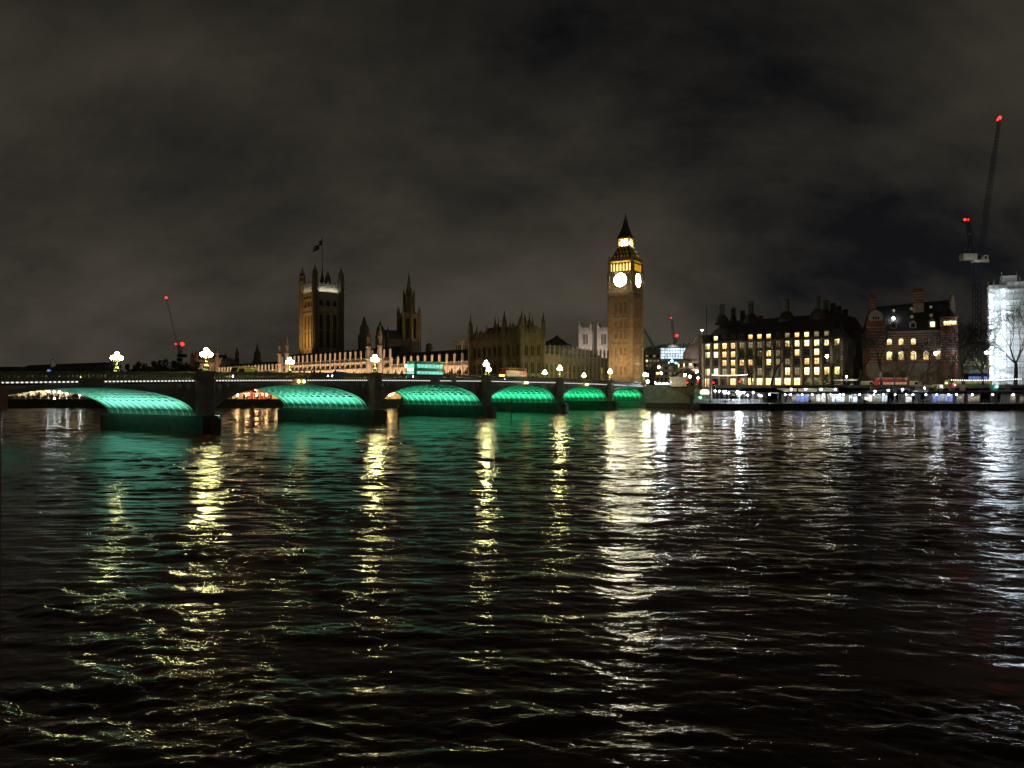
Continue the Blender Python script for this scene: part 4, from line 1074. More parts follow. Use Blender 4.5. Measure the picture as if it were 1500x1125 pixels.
for (a, b, c, d), (r_, k) in zip(ops, idx):
    if r_ == 9: mt = win_warm if 5 <= k <= 10 else (win_orange if k in (0,3) else glass_dark)
    else: mt = WM.get(LIT[r_].get(k), glass_dark)
    p_ = pane(ob, (a+b)/2, .45, c, b-a, d-c, mt)
    key = ('fr', r_ == 9, round(d-c,2))
    f = MB(); w2_, h2_ = (b-a)/2, d-c
    if key not in _pm:
        for x in (-w2_+.07, 0, w2_-.07): f.box(x-.07, x+.07, -.12, -.002, 0, h2_)
        f.box(-w2_, w2_, -.14, -.002, h2_*.62, h2_*.62+.14); f.box(-w2_, w2_, -.14, -.002, 0, .14)
        fo = f.build('window_frame', bronze_facade, p_); _pm[key] = fo.data
    else:
        fo = bpy.data.objects.new('window_frame', _pm[key]); COL.objects.link(fo); fo.parent = p_
DEP = 46
m = MB(); m.box(0, OBL, .96, DEP, 0, 20.9); m.build('rear_wall', bronze_facade, ob)
# right hand side wall with scattered small lights
sops = []
for r_, (a, c) in rowz.items():
    for k in range(11): sops.append((1.2+k*4, 1.2+k*4+2.0, a, c))
m = MB(); m.wall(DEP, 0, 21.0, sops, .5)
for k in range(12): m.box(k*4-.1, k*4+.5, -.6, 0, 0, 20.3)
so = m.build('side_wall', bronze_facade, ob); so.location = (OBL+.55, 0, 0); so.rotation_euler = (0,0,math.pi/2)
for i, (a, b, c, d) in enumerate(sops):
    rr = random.random(); pane(so, (a+b)/2, .45, c, b-a, d-c, win_dim if rr < .3 else (win_warm if rr < .36 else glass_dark))
m = MB()
m.add([(-.3,-.3,20.9),(OBL+.8,-.3,20.9),(OBL+.8,DEP,20.9),(-.3,DEP,20.9),(6,9,30.5),(OBL-4,9,31.5),(OBL-4,DEP-9,31.5),(6,DEP-9,30.5)],
      [(0,3,2,1),(4,5,6,7),(0,1,5,4),(1,2,6,5),(2,3,7,6),(3,0,4,7)]); m.build('roof', roof_dark, ob)
for k in range(nbay):
    x = (k+.5)*bwid; d_ = MB(); yb = .25
    d_.prism([(x-1.2,20.95),(x+1.2,20.95),(x+1.2,23.4),(x+.7,24.1),(x-.7,24.1),(x-1.2,23.4)], yb, yb+3.2)
    do = d_.build('dormer', roof_dark, ob)
    mt = WM.get(LIT[0].get(k), glass_dark)
    if k not in (2,3): pane(do, x, yb-.05, 21.3, 1.7, 2.0, mt)
ch0 = MB(); ch0.lathe([(3.2,0),(3.1,1.2),(2.4,2.6),(1.45,3.6),(1.35,4.0)], 14); ch0b = MB(); ch0b.lathe([(1.25,3.9),(1.25,9.0),(1.5,9.2),(1.5,9.8),(1.1,9.9)], 14)
chd = None
def roof_pt(px, py, yl):      # chimney: column px, base at row py, at depth yl inside the block
    tx = (px-750)/F
    yv_ = Vector((-OB.y, OB.x, 0)); o = Vector((o0.x, o0.y, 0)) + yv_*yl
    s = (tx*o.y-o.x)/(OB.x-tx*OB.y); return s, (CH+(568-py)/F*(o.y+OB.y*s)) - 7.0
for (px, top, base, yl) in ((1057.8,446,471,8),(1100,442,469,8),(1152,438,466,8),(1198,434,463,8),(1074,451,471,30),(1088,455,468,36),(1210,440,463,14),(1220,444,465,20),(1228.5,448,468,27),(1238,453,470,34),(1114,462.5,470,34)):
    s, zb = roof_pt(px, base, yl); _, ztp = roof_pt(px, top, yl)
    big = yl == 8
    co_ = MB(); sc = 1.0 if big else .62
    if top < 460: co_.lathe([(3.3*sc,zb-1.5),(3.2*sc,zb-.3),(2.6*sc,zb+1.6),(1.7*sc,zb+2.6),(1.45*sc,zb+2.9)], 14)
    else: co_.lathe([(1.6,zb-2),(1.6,zb)], 12)
    c1 = co_.build('chimney_base', roof_dark, ob, True); c1.location = (s, yl, 0)
    c2 = MB(); r_ = 1.15; c2.lathe([(r_,zb+(2.7 if top < 460 else -.2)),(r_,ztp-.9),(r_*1.25,ztp-.7),(r_*1.25,ztp-.2),(r_*.95,ztp)], 12)
    for j in range(8):
        a = j*math.pi/4; c2.box(r_*math.cos(a)-.1, r_*math.cos(a)+.1, r_*math.sin(a)-.1, r_*math.sin(a)+.1, zb+2, ztp-.8)
    c2o = c2.build('chimney', castiron, c1)
area('facade_flood', (OBL/2, -9, .6), (OBL/2, 0, 6), OBL*.9, .4, 900, (1, .8, .5), ob, 170)

# ------------------------------------------------------------------ red brick building with white bands
b0 = at(1269, 568, 300); BW = 33.6
bb = thing('brick_building', 'red brick gabled building with white stone bands and tall chimneys', 'building', (b0.x, b0.y, 7.0), R(-20)); bb.scale = (.965, 1, 1)
zb_ = lambda y: zc(y, 296) - 7.0
ops = []; lit = []
for r_, (a, c) in enumerate(((zb_(527), zb_(514)), (zb_(505), zb_(496)))):
    for k, px in enumerate((1301,1317,1333.5,1350.5,1367,1379.5,1388)):
        x = (px-1269)*.2733*1.0; w_ = (2.2 if k < 5 else 1.4)*(1 if r_ == 0 else .85)
        if r_ == 1 and k > 4: w_ = 1.6
        ops.append((x-w_/2, x+w_/2, a, c)); lit.append((r_, k))
for px in (1281, 1289): 
    for (a, c) in ((zb_(527), zb_(516)), (zb_(503), zb_(494)), (zb_(483),zb_(475))): x = (px-1269)*.2733; ops.append((x-.7, x+.7, a, c)); lit.append((3, 0))
ez = zb_(485)
m = MB(); m.wall(BW, 0, ez, [o for o in ops if o[3] < ez-.2], .4, point=.35); m.build('wall', brick, bb)
m = MB()
z = zb_(530)
i = 0
while z < ez-.4:
    xs = sorted([(o[0], o[1]) for o in ops if o[2] < z+.55 and o[3] > z])
    x = 0
    for (a, c) in xs + [(BW, BW)]:
        if a-.12 > x: m.box(x, a-.12, -.04, .02, z, z+.42)
        x = c+.12
    z += .95
for o in ops:
    if o[3] < ez-.2:
        m.box(o[0]-.25, o[0]-.01, -.1, .05, o[2]-.2, o[3]+.1); m.box(o[1]+.01, o[1]+.25, -.1, .05, o[2]-.2, o[3]+.1); m.box(o[0]-.3, o[1]+.3, -.16, .05, o[3]+.02, o[3]+.4); m.box(o[0]-.3, o[1]+.3, -.18, .05, o[2]-.45, o[2]-.2)
m.box(-.2, BW+.2, -.35, .05, ez-.45, ez); m.box(-.1, BW+.1, -.12, -.045, zb_(508.5)-.3, zb_(508.5)+.3)
m.build('stone_band', M('portland', (.3,.26,.21), .8, .25, .7), bb)
m = MB(); m.wall(BW, 0, zb_(532), [], .3, 0, -.25); m.box(0, BW, -.25, 0, zb_(532)-.003, zb_(532)); m.build('plinth_wall', stone_dark, bb)
for (o, (r_, k)) in zip(ops, lit):
    if o[3] >= ez-.2: continue
    mt = glass_dark
    if r_ == 0 and k in (0,1,2,3,4,5,6): mt = win_warm if k != 4 else win_warm
    if r_ == 1 and k in (0,1,2): mt = win_warm
    p_ = pane(bb, (o[0]+o[1])/2, .36, o[2], o[1]-o[0], o[3]-o[2], mt)
    f = MB(); w2_, h2_ = (o[1]-o[0])/2, o[3]-o[2]
    for x in (-w2_+.06, 0, w2_-.06): f.box(x-.06, x+.06, -.1, -.002, 0, h2_)
    f.box(-w2_, w2_, -.12, -.002, h2_*.55, h2_*.55+.12); f.build('window_frame', white_paint, p_)
for k, px in enumerate((1308,1325,1342,1359,1376)):
    x = (px-1269)*.2733
    f = MB(); f.box(x-1.0, x+1.0, -.38, -.252, 1.6, 4.6); fo = f.build('window_surround', MATS['portland'], bb)
    pane(fo, x, -.45, 1.9, 1.5, 2.4, win_dim if k in (1, 4) else glass_dark)
BD_ = 18
m = MB(); m.box(0, BW, .82, BD_, 0, ez-.1); m.build('rear_wall', brick, bb)
rz1 = zb_(443)
m = MB(); m.add([(-.2,-.1,ez),(BW+.2,-.1,ez),(BW+.2,BD_,ez),(-.2,BD_,ez),(2,BD_*.42,zb_(446)),(BW-2,BD_*.42,zb_(439)),(BW-2,BD_*.58,zb_(439)),(2,BD_*.58,zb_(446))],
   [(0,3,2,1),(4,5,6,7),(0,1,5,4),(1,2,6,5),(2,3,7,6),(3,0,4,7)]); m.build('roof', slate, bb)
wp = MATS['portland']
def gable_dormer(px, ybase, ytop, hw, mt, y0):
    x = (px-1269)*.2733; a, c = zb_(ybase), zb_(ytop)
    d_ = MB(); d_.prism([(x-hw,a),(x+hw,a),(x+hw,a+(c-a)*.62),(x+hw*1.2,a+(c-a)*.64),(x,c),(x-hw*1.2,a+(c-a)*.64),(x-hw,a+(c-a)*.62)], y0, y0+3)
    o = d_.build('dormer', wp, bb); pane(o, x, y0-.06, a+.3, hw*1.15, (c-a)*.5, mt)
gable_dormer(1307, 481, 469.5, 1.2, glass_dark, .2); gable_dormer(1333, 481, 469.5, 1.2, glass_dark, .2); gable_dormer(1359, 481, 467, 1.3, win_white, .2)
gable_dormer(1333, 466, 461, .6, win_dim, 2.6); gable_dormer(1359, 465, 459, .65, win_dim, 2.6)
for px, y in ((1309, 453), (1333.5, 451.5), (1360, 450)): gable_dormer(px, y+2, y-3, .5, win_dim, 4.6)
gl = at(1307.5, 465, 298)
# left gabled bay with chimney
x0_ = 0; x1_ = (1295-1269)*.2733
m = MB(); m.box(x0_-.1, x1_, -.7, .003, zb_(532), zb_(469)); 
m.build('bay', brick, bb)
m = MB()
for j in range(12): z = zb_(530)+j*1.25; m.box(x0_-.14, x1_+.04, -.76, -.705, z, z+.45)
m.prism([(x0_+.9,zb_(469)),(x1_-.9,zb_(469)),(x1_-.9,zb_(460)),(x1_-1.6,zb_(457)),((x0_+x1_)/2+.5,zb_(453.5)),((x0_+x1_)/2-.5,zb_(453.5)),(x0_+1.6,zb_(457)),(x0_+.9,zb_(460))], -.7, 1.0)
go = m.build('gable', wp, bb); 
for dx_ in (-.9, 0, .9): pane(go, (x0_+x1_)/2+dx_, -.76, zb_(467), .6, 1.0, glass_dark)
def chimney(px, yb, yt, hw, y, cap=.25):
    x = (px-1269)*.2733; z0_, z1_ = zb_(yb), zb_(yt)
    c = MB(); c.box(x-hw, x+hw, y-hw*.8, y+hw*.8, z0_, z1_); c.box(x-hw-cap, x+hw+cap, y-hw*.8-cap, y+hw*.8+cap, z1_-1.4, z1_-.9)
    for q in (-.5, .5): c.lathe([(.25,z1_),(.2,z1_+.6)], 8, (x+q*hw, y, 0))
    o = c.build('chimney', brick, bb)
    b = MB(); n = int((z1_-1.6-z0_)/1.1)
    for j in range(n): z = z1_-1.9-j*1.1; b.box(x-hw-.04, x+hw+.04, y-hw*.8-.04, y+hw*.8+.04, z, z+.35)
    b.build('band', wp, o)
chimney(1278.5, 456, 430.5, 1.0, 1.4); chimney(1342.5, 454, 422.5, 1.75, 5.5)
m = MB(); x = (1342.5-1269)*.2733; m.box(x-1.9, x+1.9, 3.2, 5.0, zb_(457), zb_(444)); m.build('chimney_base', wp, bb)
# round corner turret with conical roof, right gable with finial
tx_ = (1380.5-1269)*.2733; 
m = MB(); m.lathe([(3.1,0),(3.1,zb_(468)),(3.35,zb_(467.5)),(3.35,zb_(466.5))], 20, (tx_, .8, 0)); to = m.build('turret', brick, bb)
m = MB()
for j in range(22):
    z = zb_(530)+j*.95
    if z < zb_(485): m.lathe([(3.14,z),(3.14,z+.4)], 20, (tx_, .8, 0))
m.lathe([(3.13,zb_(479.5)),(3.13,zb_(470))], 20, (tx_, .8, 0)); m.build('stone_band', wp, to)
for j in range(5):
    a = R(-125+j*18); b = MB(); b.box(-.36,.36,-.04,.1,zb_(478.8),zb_(473)); o = b.build('window', win_warm if j not in (2,) else win_white, to); o.location = (tx_+3.16*math.cos(a), .8+3.16*math.sin(a), 0); o.rotation_euler = (0,0,a+math.pi/2)
m = MB(); m.lathe([(3.6,zb_(466.5)),(2.2,zb_(461)),(.9,zb_(455)),(.1,zb_(449))], 20, (tx_, .8, 0)); m.build('turret_roof', slate, bb)
xr = (1389-1269)*.2733
m = MB(); m.prism([(xr-.9,ez),(xr+.9,ez),(xr+.8,zb_(444)),(xr+.45,zb_(440)),(xr+.5,zb_(436)),(xr,zb_(433)),(xr-.5,zb_(436)),(xr-.45,zb_(440)),(xr-.8,zb_(444))], 4.5, 10); m.build('gable', wp, bb)
m = MB(); m.tube((xr-.4,7,zb_(434)), (xr-.4,7,zb_(418)), .13, .05); m.ball((xr-.4,7,zb_(427)), .3); m.build('finial', castiron, bb)
area('facade_flood', (BW/2, -16, 2.5), (BW/2, 0, 13), BW, 1, 170, (1, .82, .55), bb, 170)
rl = MB(); rl.ball((0,0,0), .5); sl = rl.build('lamp', pier_lamp, bb); sl.location = ((1307.5-1269)*.2733, 2.0, zb_(465.5))

# ------------------------------------------------------------------ white sheeted scaffold building
s0_ = at(1448, 568, 292); SW = 26
zs = lambda y: zc(y, 292) - 7.0
sb = thing('scaffolded_building', 'building wrapped in white scaffold sheeting, glaring white at its left edge', 'building', (s0_.x, s0_.y, 7.0), R(-27))
m = MB(); m.box(6.4, SW, 1.2, 16, 0, zs(414)); m.build('wall', sheeting, sb)
m = MB(); m.box(.4, 6.2, 2.2, 9, 0, zs(417)); m.build('stair_tower', sheeting, sb)
m = MB(); m.box(4.6, 9.8, 2.0, 6.5, zs(414)-.05, zs(404.5)); m.build('roof_box', sheeting, sb)
sc_ = MB()
for x in [0, 1.9, 3.9, 6.1] + [6.2+j*2.1 for j in range(10)]:
    for y in (.1, 1.1): sc_.tube((x,y,0), (x,y,zs(412)+random.uniform(-.3,1.2)), .07, n=4)
for j in range(18):
    z = 1.5+j*2.2
    for y in (.1, 1.1): sc_.tube((-.4,y,z), (SW,y,z), .06, n=4)
    sc_.box(0, SW, .2, 1.0, z-.12, z-.06)
    sc_.tube((0 if j % 2 else 1.9,.0,z), (1.9 if j % 2 else 0,.0,z+2.2), .06, n=4)
    sc_.tube((3.9 if j % 2 else 6.1,.0,z), (6.1 if j % 2 else 3.9,.0,z+2.2), .06, n=4)
for x in (4.7, 9.7): sc_.tube((x,2,zs(414)), (x,2,zs(399)), .08, n=4)
sc_.tube((9.7,2,zs(404)), (12,2,zs(414)), .08, n=4); sc_.tube((14.5,2,zs(414)), (15.5,2,zs(405)), .08, n=4)
sc_.build('scaffolding', steel, sb)
for j in range(9):
    g = MB(); z = 3.5+j*4.1
    g.ball((1.0, -.7, z), .46, 8, 5); g.build('work_lamp', work_m, sb)
    g = MB(); g.ball((5.0, -.7, z+1.5), .42, 8, 5); g.build('work_lamp', work_m, sb)
area('work_flood', (17, -24, 19), (16, 1.2, 20.5), 18, 4, 3600, (.93, .97, 1), sb, 170)

# ------------------------------------------------------------------ cranes
def lattice(mb, p0, p1, w0, w1=None, n=None, r=.1):
    p0 = Vector(p0); p1 = Vector(p1); w1 = w0 if w1 is None else w1; d = p1-p0; L = d.length; n = n or max(3, int(L/max(w0,.8)))
    q = d.to_track_quat('Z','Y'); pts = []
    for i in range(n+1):
        w = w0+(w1-w0)*i/n; c = p0+d*i/n
        pts.append([c + q @ Vector((sx*w/2, sy*w/2, 0)) for sx, sy in ((-1,-1),(1,-1),(1,1),(-1,1))])
    for i in range(n):
        for k in range(4):
            mb.tube(pts[i][k], pts[i+1][k], r, n=4); mb.tube(pts[i][k], pts[i+1][(k+1) % 4], r*.7, n=3)
            mb.tube(pts[i][k], pts[i][(k+1) % 4], r*.6, n=3)
YC = 430
cr = thing('tower_crane', 'tall dark luffing tower crane with red lights and a pale counterweight, at right', 'crane', (*at(1431, 568, YC).xy, 0))
def ca(px, py): p = at(px, py, YC); return p - Vector(cr.location)
m = MB(); lattice(m, ca(1431, 568), ca(1431, 384), 3.2, r=.15); m.build('mast', crane_blue, cr)
m = MB(); lattice(m, ca(1437, 377), ca(1450, 275), 2.1, 2.1, r=.11); lattice(m, ca(1450, 275), ca(1465.5, 174), 2.1, 1.1, r=.11); m.build('jib', crane_blue, cr)
m = MB(); lattice(m, ca(1424, 372), ca(1417.5, 322), 1.6, 1.0, r=.15); m.tube(ca(1436,376), ca(1420,324), .25); m.tube(ca(1420,323), ca(1448,290), .07); m.build('a_frame', crane_blue, cr)
m = MB(); a = ca(1408.5, 381.5); b = ca(1429, 372); m.box(a.x, b.x, -2, 2, a.z, b.z); m.build('counterweight', M('counterweight', (.42,.42,.38), .8, .2, .6), cr)
m = MB(); a = ca(1425, 384.5); b = ca(1447, 381); m.box(a.x, b.x, -1.6, 1.6, a.z, b.z); a = ca(1439, 381); b = ca(1446.5, 374); m.prism([(a.x,a.z),(b.x,a.z),(b.x,b.z),(a.x+.6,b.z),(a.x,a.z+1.4)], -1.3, 1.0); m.build('cab', white_paint, cr)
m = MB(); a = ca(1440.5, 379.5); b = ca(1444, 376); m.box(a.x, b.x, -1.36, -1.3, a.z, b.z); m.build('cab_window', glass_dark, cr)
for (px, py, r_) in ((1465.5, 172, .95), (1462.5, 175, .5), (1414, 321.5, .7), (1419, 321.5, .4)):
    g = MB(); p = ca(px, py); g.ball(p, r_, 8, 6); g.build('warning_light', red_glow, cr)
area('cab_flood', tuple(ca(1424, 386)+Vector((-3,-12,-3))), tuple(ca(1424,377)), 3, 1, 420, (1,.95,.85), cr)
YB = 640
c2 = thing('tower_crane', 'small pale luffing crane with a red light above the bright glass building', 'crane', (*at(988.5, 568, YB).xy, 0))
def cb_(px, py, Y=YB): return at(px, py, Y) - Vector(c2.location)
m = MB(); lattice(m, cb_(988.5, 568), cb_(988.5, 496), 2.2, r=.2); m.build('mast', white_paint, c2)
m = MB(); lattice(m, cb_(988, 497), cb_(983.2, 466), 1.8, 1.2, r=.22); m.build('jib', white_paint, c2)
m = MB(); a = cb_(987,500); b = cb_(993,497); m.box(a.x,b.x,-1.5,1.5,a.z,b.z); m.build('cab', white_paint, c2)
for (px, py, r_) in ((991.5, 491.5, 1.0), (983.2, 465.5, .4)):
    g = MB(); g.ball(cb_(px, py), r_, 8, 6); g.build('warning_light', red_glow, c2)
spot('cab_flood', tuple(at(984, 530, 600)), tuple(at(986, 480, 640)), 16000, (1,.9,.9), 50)
c3 = thing('tower_crane', 'dark distant crane with a bright red light left of the leftmost pinnacles', 'crane', (*at(264, 568, 620).xy, 0))
def cc_(px, py): return at(px, py, 620) - Vector(c3.location)
m = MB(); lattice(m, cc_(264, 568), cc_(264, 505), 2.4, r=.2); m.build('mast', dark, c3)
m = MB(); lattice(m, cc_(263, 518), cc_(243.5, 437), 1.3, .7, r=.035); m.build('jib', dark, c3)
m = MB(); a = cc_(261,523); b = cc_(272.5,519); m.box(a.x,b.x,-2,2,a.z,b.z); a = cc_(260,529); b = cc_(266,524.5); m.box(a.x,b.x,-1.5,1.5,a.z,b.z); m.build('cab', dark, c3)
for (px, py, r_) in ((267, 504, 1.5), (257.5, 504, .6), (243.3, 436, .9)):
    g = MB(); g.ball(cc_(px, py), r_, 8, 6); g.build('warning_light', red_glow, c3)
c4 = thing('tower_crane', 'dark distant crane with low sloping jib between clock tower and glass building', 'crane', (*at(962, 568, 600).xy, 0))
m = MB(); lattice(m, (0,0,0), (0,0,zc(517,600)), 2.2, r=.2); m.build('mast', dark, c4)
m = MB(); o_ = Vector(c4.location); lattice(m, at(964,519,600)-o_, at(943,482,600)-o_, 1.8, 1.0, r=.13); lattice(m, at(961,521,600)-o_, at(968,506,600)-o_, 1.8, 1.2, r=.15); m.build('jib', dark, c4)

# ------------------------------------------------------------------ buildings behind the west end
g0 = at(966, 568, 610)
gb_ = thing('glass_building', 'bright glass office building far behind, right of the clock tower', 'office building', (g0.x, g0.y, 7.0), R(-3))
zg = lambda y: zc(y, 610) - 7.0
GWd = (1016-966)/F*610
m = MB(); m.box(0, GWd, .5, 20, 0, zg(508)); m.build('wall', steel, gb_)
m = MB(); m.box(-.5, GWd+.5, -.8, 21, zg(508.5), zg(505)); m.build('roof', M('pale_cladding', (.5,.52,.5), .7, .2, .4), gb_)
for r_ in range(4):
    zt0 = zg(510+r_*4.0); 
    for k in range(13):
        w_ = GWd/13; pane(gb_, (k+.5)*w_, 0, zt0-1.9, w_-.5, 1.75, win_cool)
m = MB(); m.box(-6, GWd*.72, -8, -2, 0, zg(528)); m.build('podium', steel, gb_)
for k in range(8): pane(gb_, -4+k*3.4, -8.1, zg(538), 3.0, 4.2, EM('podium_glow', (.5,1,.9), 1.6, True, .6, .4))
for k in range(6): 
    g = MB(); g.box(4+k*4, 5.2+k*4, 3, 4.5, zg(505), zg(505)+1+.6*(k % 3)); g.build('roof_plant', steel, gb_)
dm = at(1019, 568, 425); zdm = lambda y: zc(y, 425)
dt = thing('domed_hall', 'dim pinkish domed hall between the glass building and the office block', 'hall', (dm.x, dm.y, 0), R(10))
m = MB(); m.sq([(7.6,0),(7.6,zdm(531))]); m.sq([(8.2,zdm(531)),(8.2,zdm(529))]); m.build('wall', stone, dt)
m = MB(); m.lathe([(7.2,zdm(529)),(7.2,zdm(524)),(7.4,zdm(523)),(6.9,zdm(517)),(5.6,zdm(510)),(3.6,zdm(505)),(1.2,zdm(502)),(1.1,zdm(499)),(.1,zdm(495))], 20); m.build('dome', M('lead_roof', (.2,.16,.15), .6, .25, .4), dt, True)
for k in range(4):
    for j in range(6):
        x = -6.5+j*2.6; b = MB(); b.box(x-.8, x+.8, -7.66, -7.6, zdm(538), zdm(533)); o = b.build('window', win_warm if (k*6+j) % 3 == 0 else glass_dark, dt); o.rotation_euler = (0,0,k*math.pi/2)
spot('tower_flood', (dm.x-8, dm.y-34, zdm(545)), (dm.x, dm.y, zdm(514)), 16000, (1,.78,.7), 50)
fo = thing('flag_mast', 'thin dark pole rising left of the office block', 'pole', (*at(1035, 568, 330).xy, 7.0))
m = MB(); m.lathe([(.22,0),(.14,zc(450,330)-7),(.02,zc(449,330)-7)], 8); m.build('pole', dark, fo)
m = MB(); m.lathe([(.5,0),(.5,.4),(.25,.6)], 8); m.build('base', dark, fo)
lt = thing('corner_turret', 'small dark domed turret at the left edge of the office block roof', 'turret', (*at(1028.5, 568, 390).xy, 0))
m = MB(); m.lathe([(1.9,0),(1.9,zc(497,390)),(2.2,zc(496,390)),(2.2,zc(495,390)),(1.6,zc(494,390)),(1.5,zc(491,390)),(.8,zc(488,390)),(.08,zc(484,390))], 10); m.build('shaft', castiron, lt)
m = MB(); m.ball((0,0,zc(483.6,390)), .35); m.build('lamp', globe_far, lt)
# dark mixed blocks behind the junction
for k, (x0p, x1p, top, Y, lab) in enumerate(((945, 968, 512, 520, 'dark office block just right of the clock tower'), (960, 1000, 534, 450, 'low dark block in front of the bright glass building'), (1003, 1034, 541, 400, 'low dark block below the domed hall'))):
    p = at(x0p, 568, Y); w_ = (x1p-x0p)/F*Y; h = zc(top, Y)-7
    t = thing('office_block', lab, 'building', (p.x, p.y, 7.0)); 
    ops = []
    for r_ in range(max(1, int(h/3.4))):
        for j in range(int(w_/2.6)): ops.append((j*2.6+.6, j*2.6+2.0, r_*3.4+1.1, r_*3.4+2.7))
    m = MB(); m.wall(w_, 0, h, ops, .3); m.box(-.1, w_+.1, -.2, .3, h-.4, h+.3); m.build('wall', stone_dark, t)
    m = MB(); m.box(0, w_, .7, 14, 0, h); m.build('rear_wall', stone_dark, t)
    m = MB(); m.box(w_*.2, w_*.5, 3, 8, h, h+2.2); m.box(w_*.6, w_*.75, 4, 7, h, h+1.4); m.build('roof_plant', castiron, t)
    for (a, b, c, d) in ops:
        rr = random.random(); pane(t, (a+b)/2, .27, c, b-a, d-c, win_dim if rr < .3 else (win_warm if rr < .36 else glass_dark))

# ------------------------------------------------------------------ west embankment wall, steps, plinth and statue
emb = thing('river_wall', 'long dark granite embankment wall behind the floating pier', 'wall', (0,0,0))
m = MB(); m.plan([(73,264.2),(420,264.2),(420,266),(73,266)][::1], -3, 7.7); m.plan([(72.6,263.9),(420,263.9),(420,266.2),(72.6,266.2)], 7.7, 8.1)
for k in range(20): m.box(80+k*16, 81.6+k*16, 263.5, 264.2, -3, 8.35)
m.build('wall', granite, emb)
ab_ = thing('bridge_steps', 'stone stair wall sloping down from the bridge end towards the pier', 'stairs', (0,0,0))
def slope_wall(mb, pts, th):
    for (a, za0), (b, zb0) in zip(pts[:-1], pts[1:]):
        a = Vector((*a,0)); b = Vector((*b,0)); n = Vector((-(b-a).y, (b-a).x, 0)).normalized()*th
        mb.add([(*a.xy,-3),(*b.xy,-3),(*(b+n).xy,-3),(*(a+n).xy,-3),(*a.xy,za0),(*b.xy,zb0),(*(b+n).xy,zb0),(*(a+n).xy,za0)], [(0,3,2,1),(4,5,6,7),(0,1,5,4),(1,2,6,5),(2,3,7,6),(3,0,4,7)])
A0 = at(944.5, 568, 270); A1 = at(972, 568, 268); A2 = at(1012, 568, 264); A3 = at(1030, 568, 262)
m = MB(); slope_wall(m, [((A0.x,A0.y), 8.05), ((A1.x,A1.y), 7.95), ((A2.x,A2.y), 3.6), ((A3.x,A3.y), 3.4)], 1.2); m.build('wall', granite, ab_)
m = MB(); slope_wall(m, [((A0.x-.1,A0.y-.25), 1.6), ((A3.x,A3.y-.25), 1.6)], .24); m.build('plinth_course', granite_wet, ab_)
m = MB()
for k in range(16):
    f = k/16; p = A1+(A2-A1)*f; m.box(p.x, p.x+.72, p.y+1.0, p.y+5, -2, 7.2-4.4*f)
m.build('steps', paving, ab_)
pl = at(993, 568, 277)
pd = thing('statue_plinth', 'pale stone plinth block at the bridge end under the dark statue', 'plinth', (pl.x, pl.y, 7.5), R(-8))
m = MB(); m.box(-3.1,3.1,-2,2,0,.7); m.box(-2.85,2.85,-1.8,1.8,.7,3.2); m.box(-3.15,3.15,-2.05,2.05,3.2,3.65); m.build('block', stone_pale, pd)
spot('plinth_flood', (pl.x-3, pl.y-7, 9.0), (pl.x, pl.y, 8.6), 420, (1,.88,.6), 70)
stt = thing('chariot_statue', 'dark bronze statue of rearing horses and a chariot figure on the pale plinth', 'statue', (pl.x, pl.y, 11.15), R(-8))
for sy in (-.6, .6):
    n = [((-.2,sy,1.3),.34),((.5,sy,1.5),.36),((1.0,sy,1.85),.3),((1.35,sy,2.4),.2),((1.55,sy,2.75),.15),((1.9,sy,2.6),.11),
         ((-.55,sy,1.1),.26),((-.75,sy,.6),.14),((-.5,sy,.35),.08),((-.62,sy,.05),.07),((1.3,sy,1.5),.12),((1.75,sy,1.75),.08),((1.85,sy,1.35),.06),
         ((-.8,sy,1.3),.08),((-1.15,sy,.9),.07)]
    skin('horse', n, [(0,1),(1,2),(2,3),(3,4),(4,5),(0,6),(6,7),(7,8),(8,9),(2,10),(10,11),(11,12),(0,13),(13,14)], bronze, stt)
m = MB(); m.prism([(-2.4,.5),(-1.0,.5),(-.9,1.3),(-1.1,1.35),(-1.3,.75),(-2.4,.7)], -.8, .8)
for sy in (-.95, .95):
    m.T = Matrix.Translation((-1.7, sy, .5)) @ Matrix.Rotation(math.pi/2, 4, 'X'); m.lathe([(.5,-.06),(.5,.06)], 16); m.T = None
m.box(-2.6,2.4,-1.2,1.2,0,.06); m.build('chariot', bronze, stt)
n = [((-1.7,0,1.5),.2),((-1.65,0,1.9),.19),((-1.6,0,2.25),.22),((-1.58,0,2.45),.08),((-1.55,0,2.62),.13),((-1.55,0,2.78),.1),((-1.72,.15,1.0),.15),((-1.72,.15,.7),.1),((-1.72,-.15,1.0),.15),((-1.72,-.15,.7),.1),
     ((-1.45,.3,2.3),.08),((-1.2,.55,2.6),.06),((-1.1,.6,2.95),.05),((-1.45,-.3,2.3),.08),((-1.2,-.55,2.6),.06),((-1.1,-.6,2.95),.05)]
skin('figure', n, [(0,1),(1,2),(2,3),(3,4),(4,5),(0,6),(6,7),(0,8),(8,9),(2,10),(10,11),(11,12),(2,13),(13,14),(14,15)], bronze, stt)

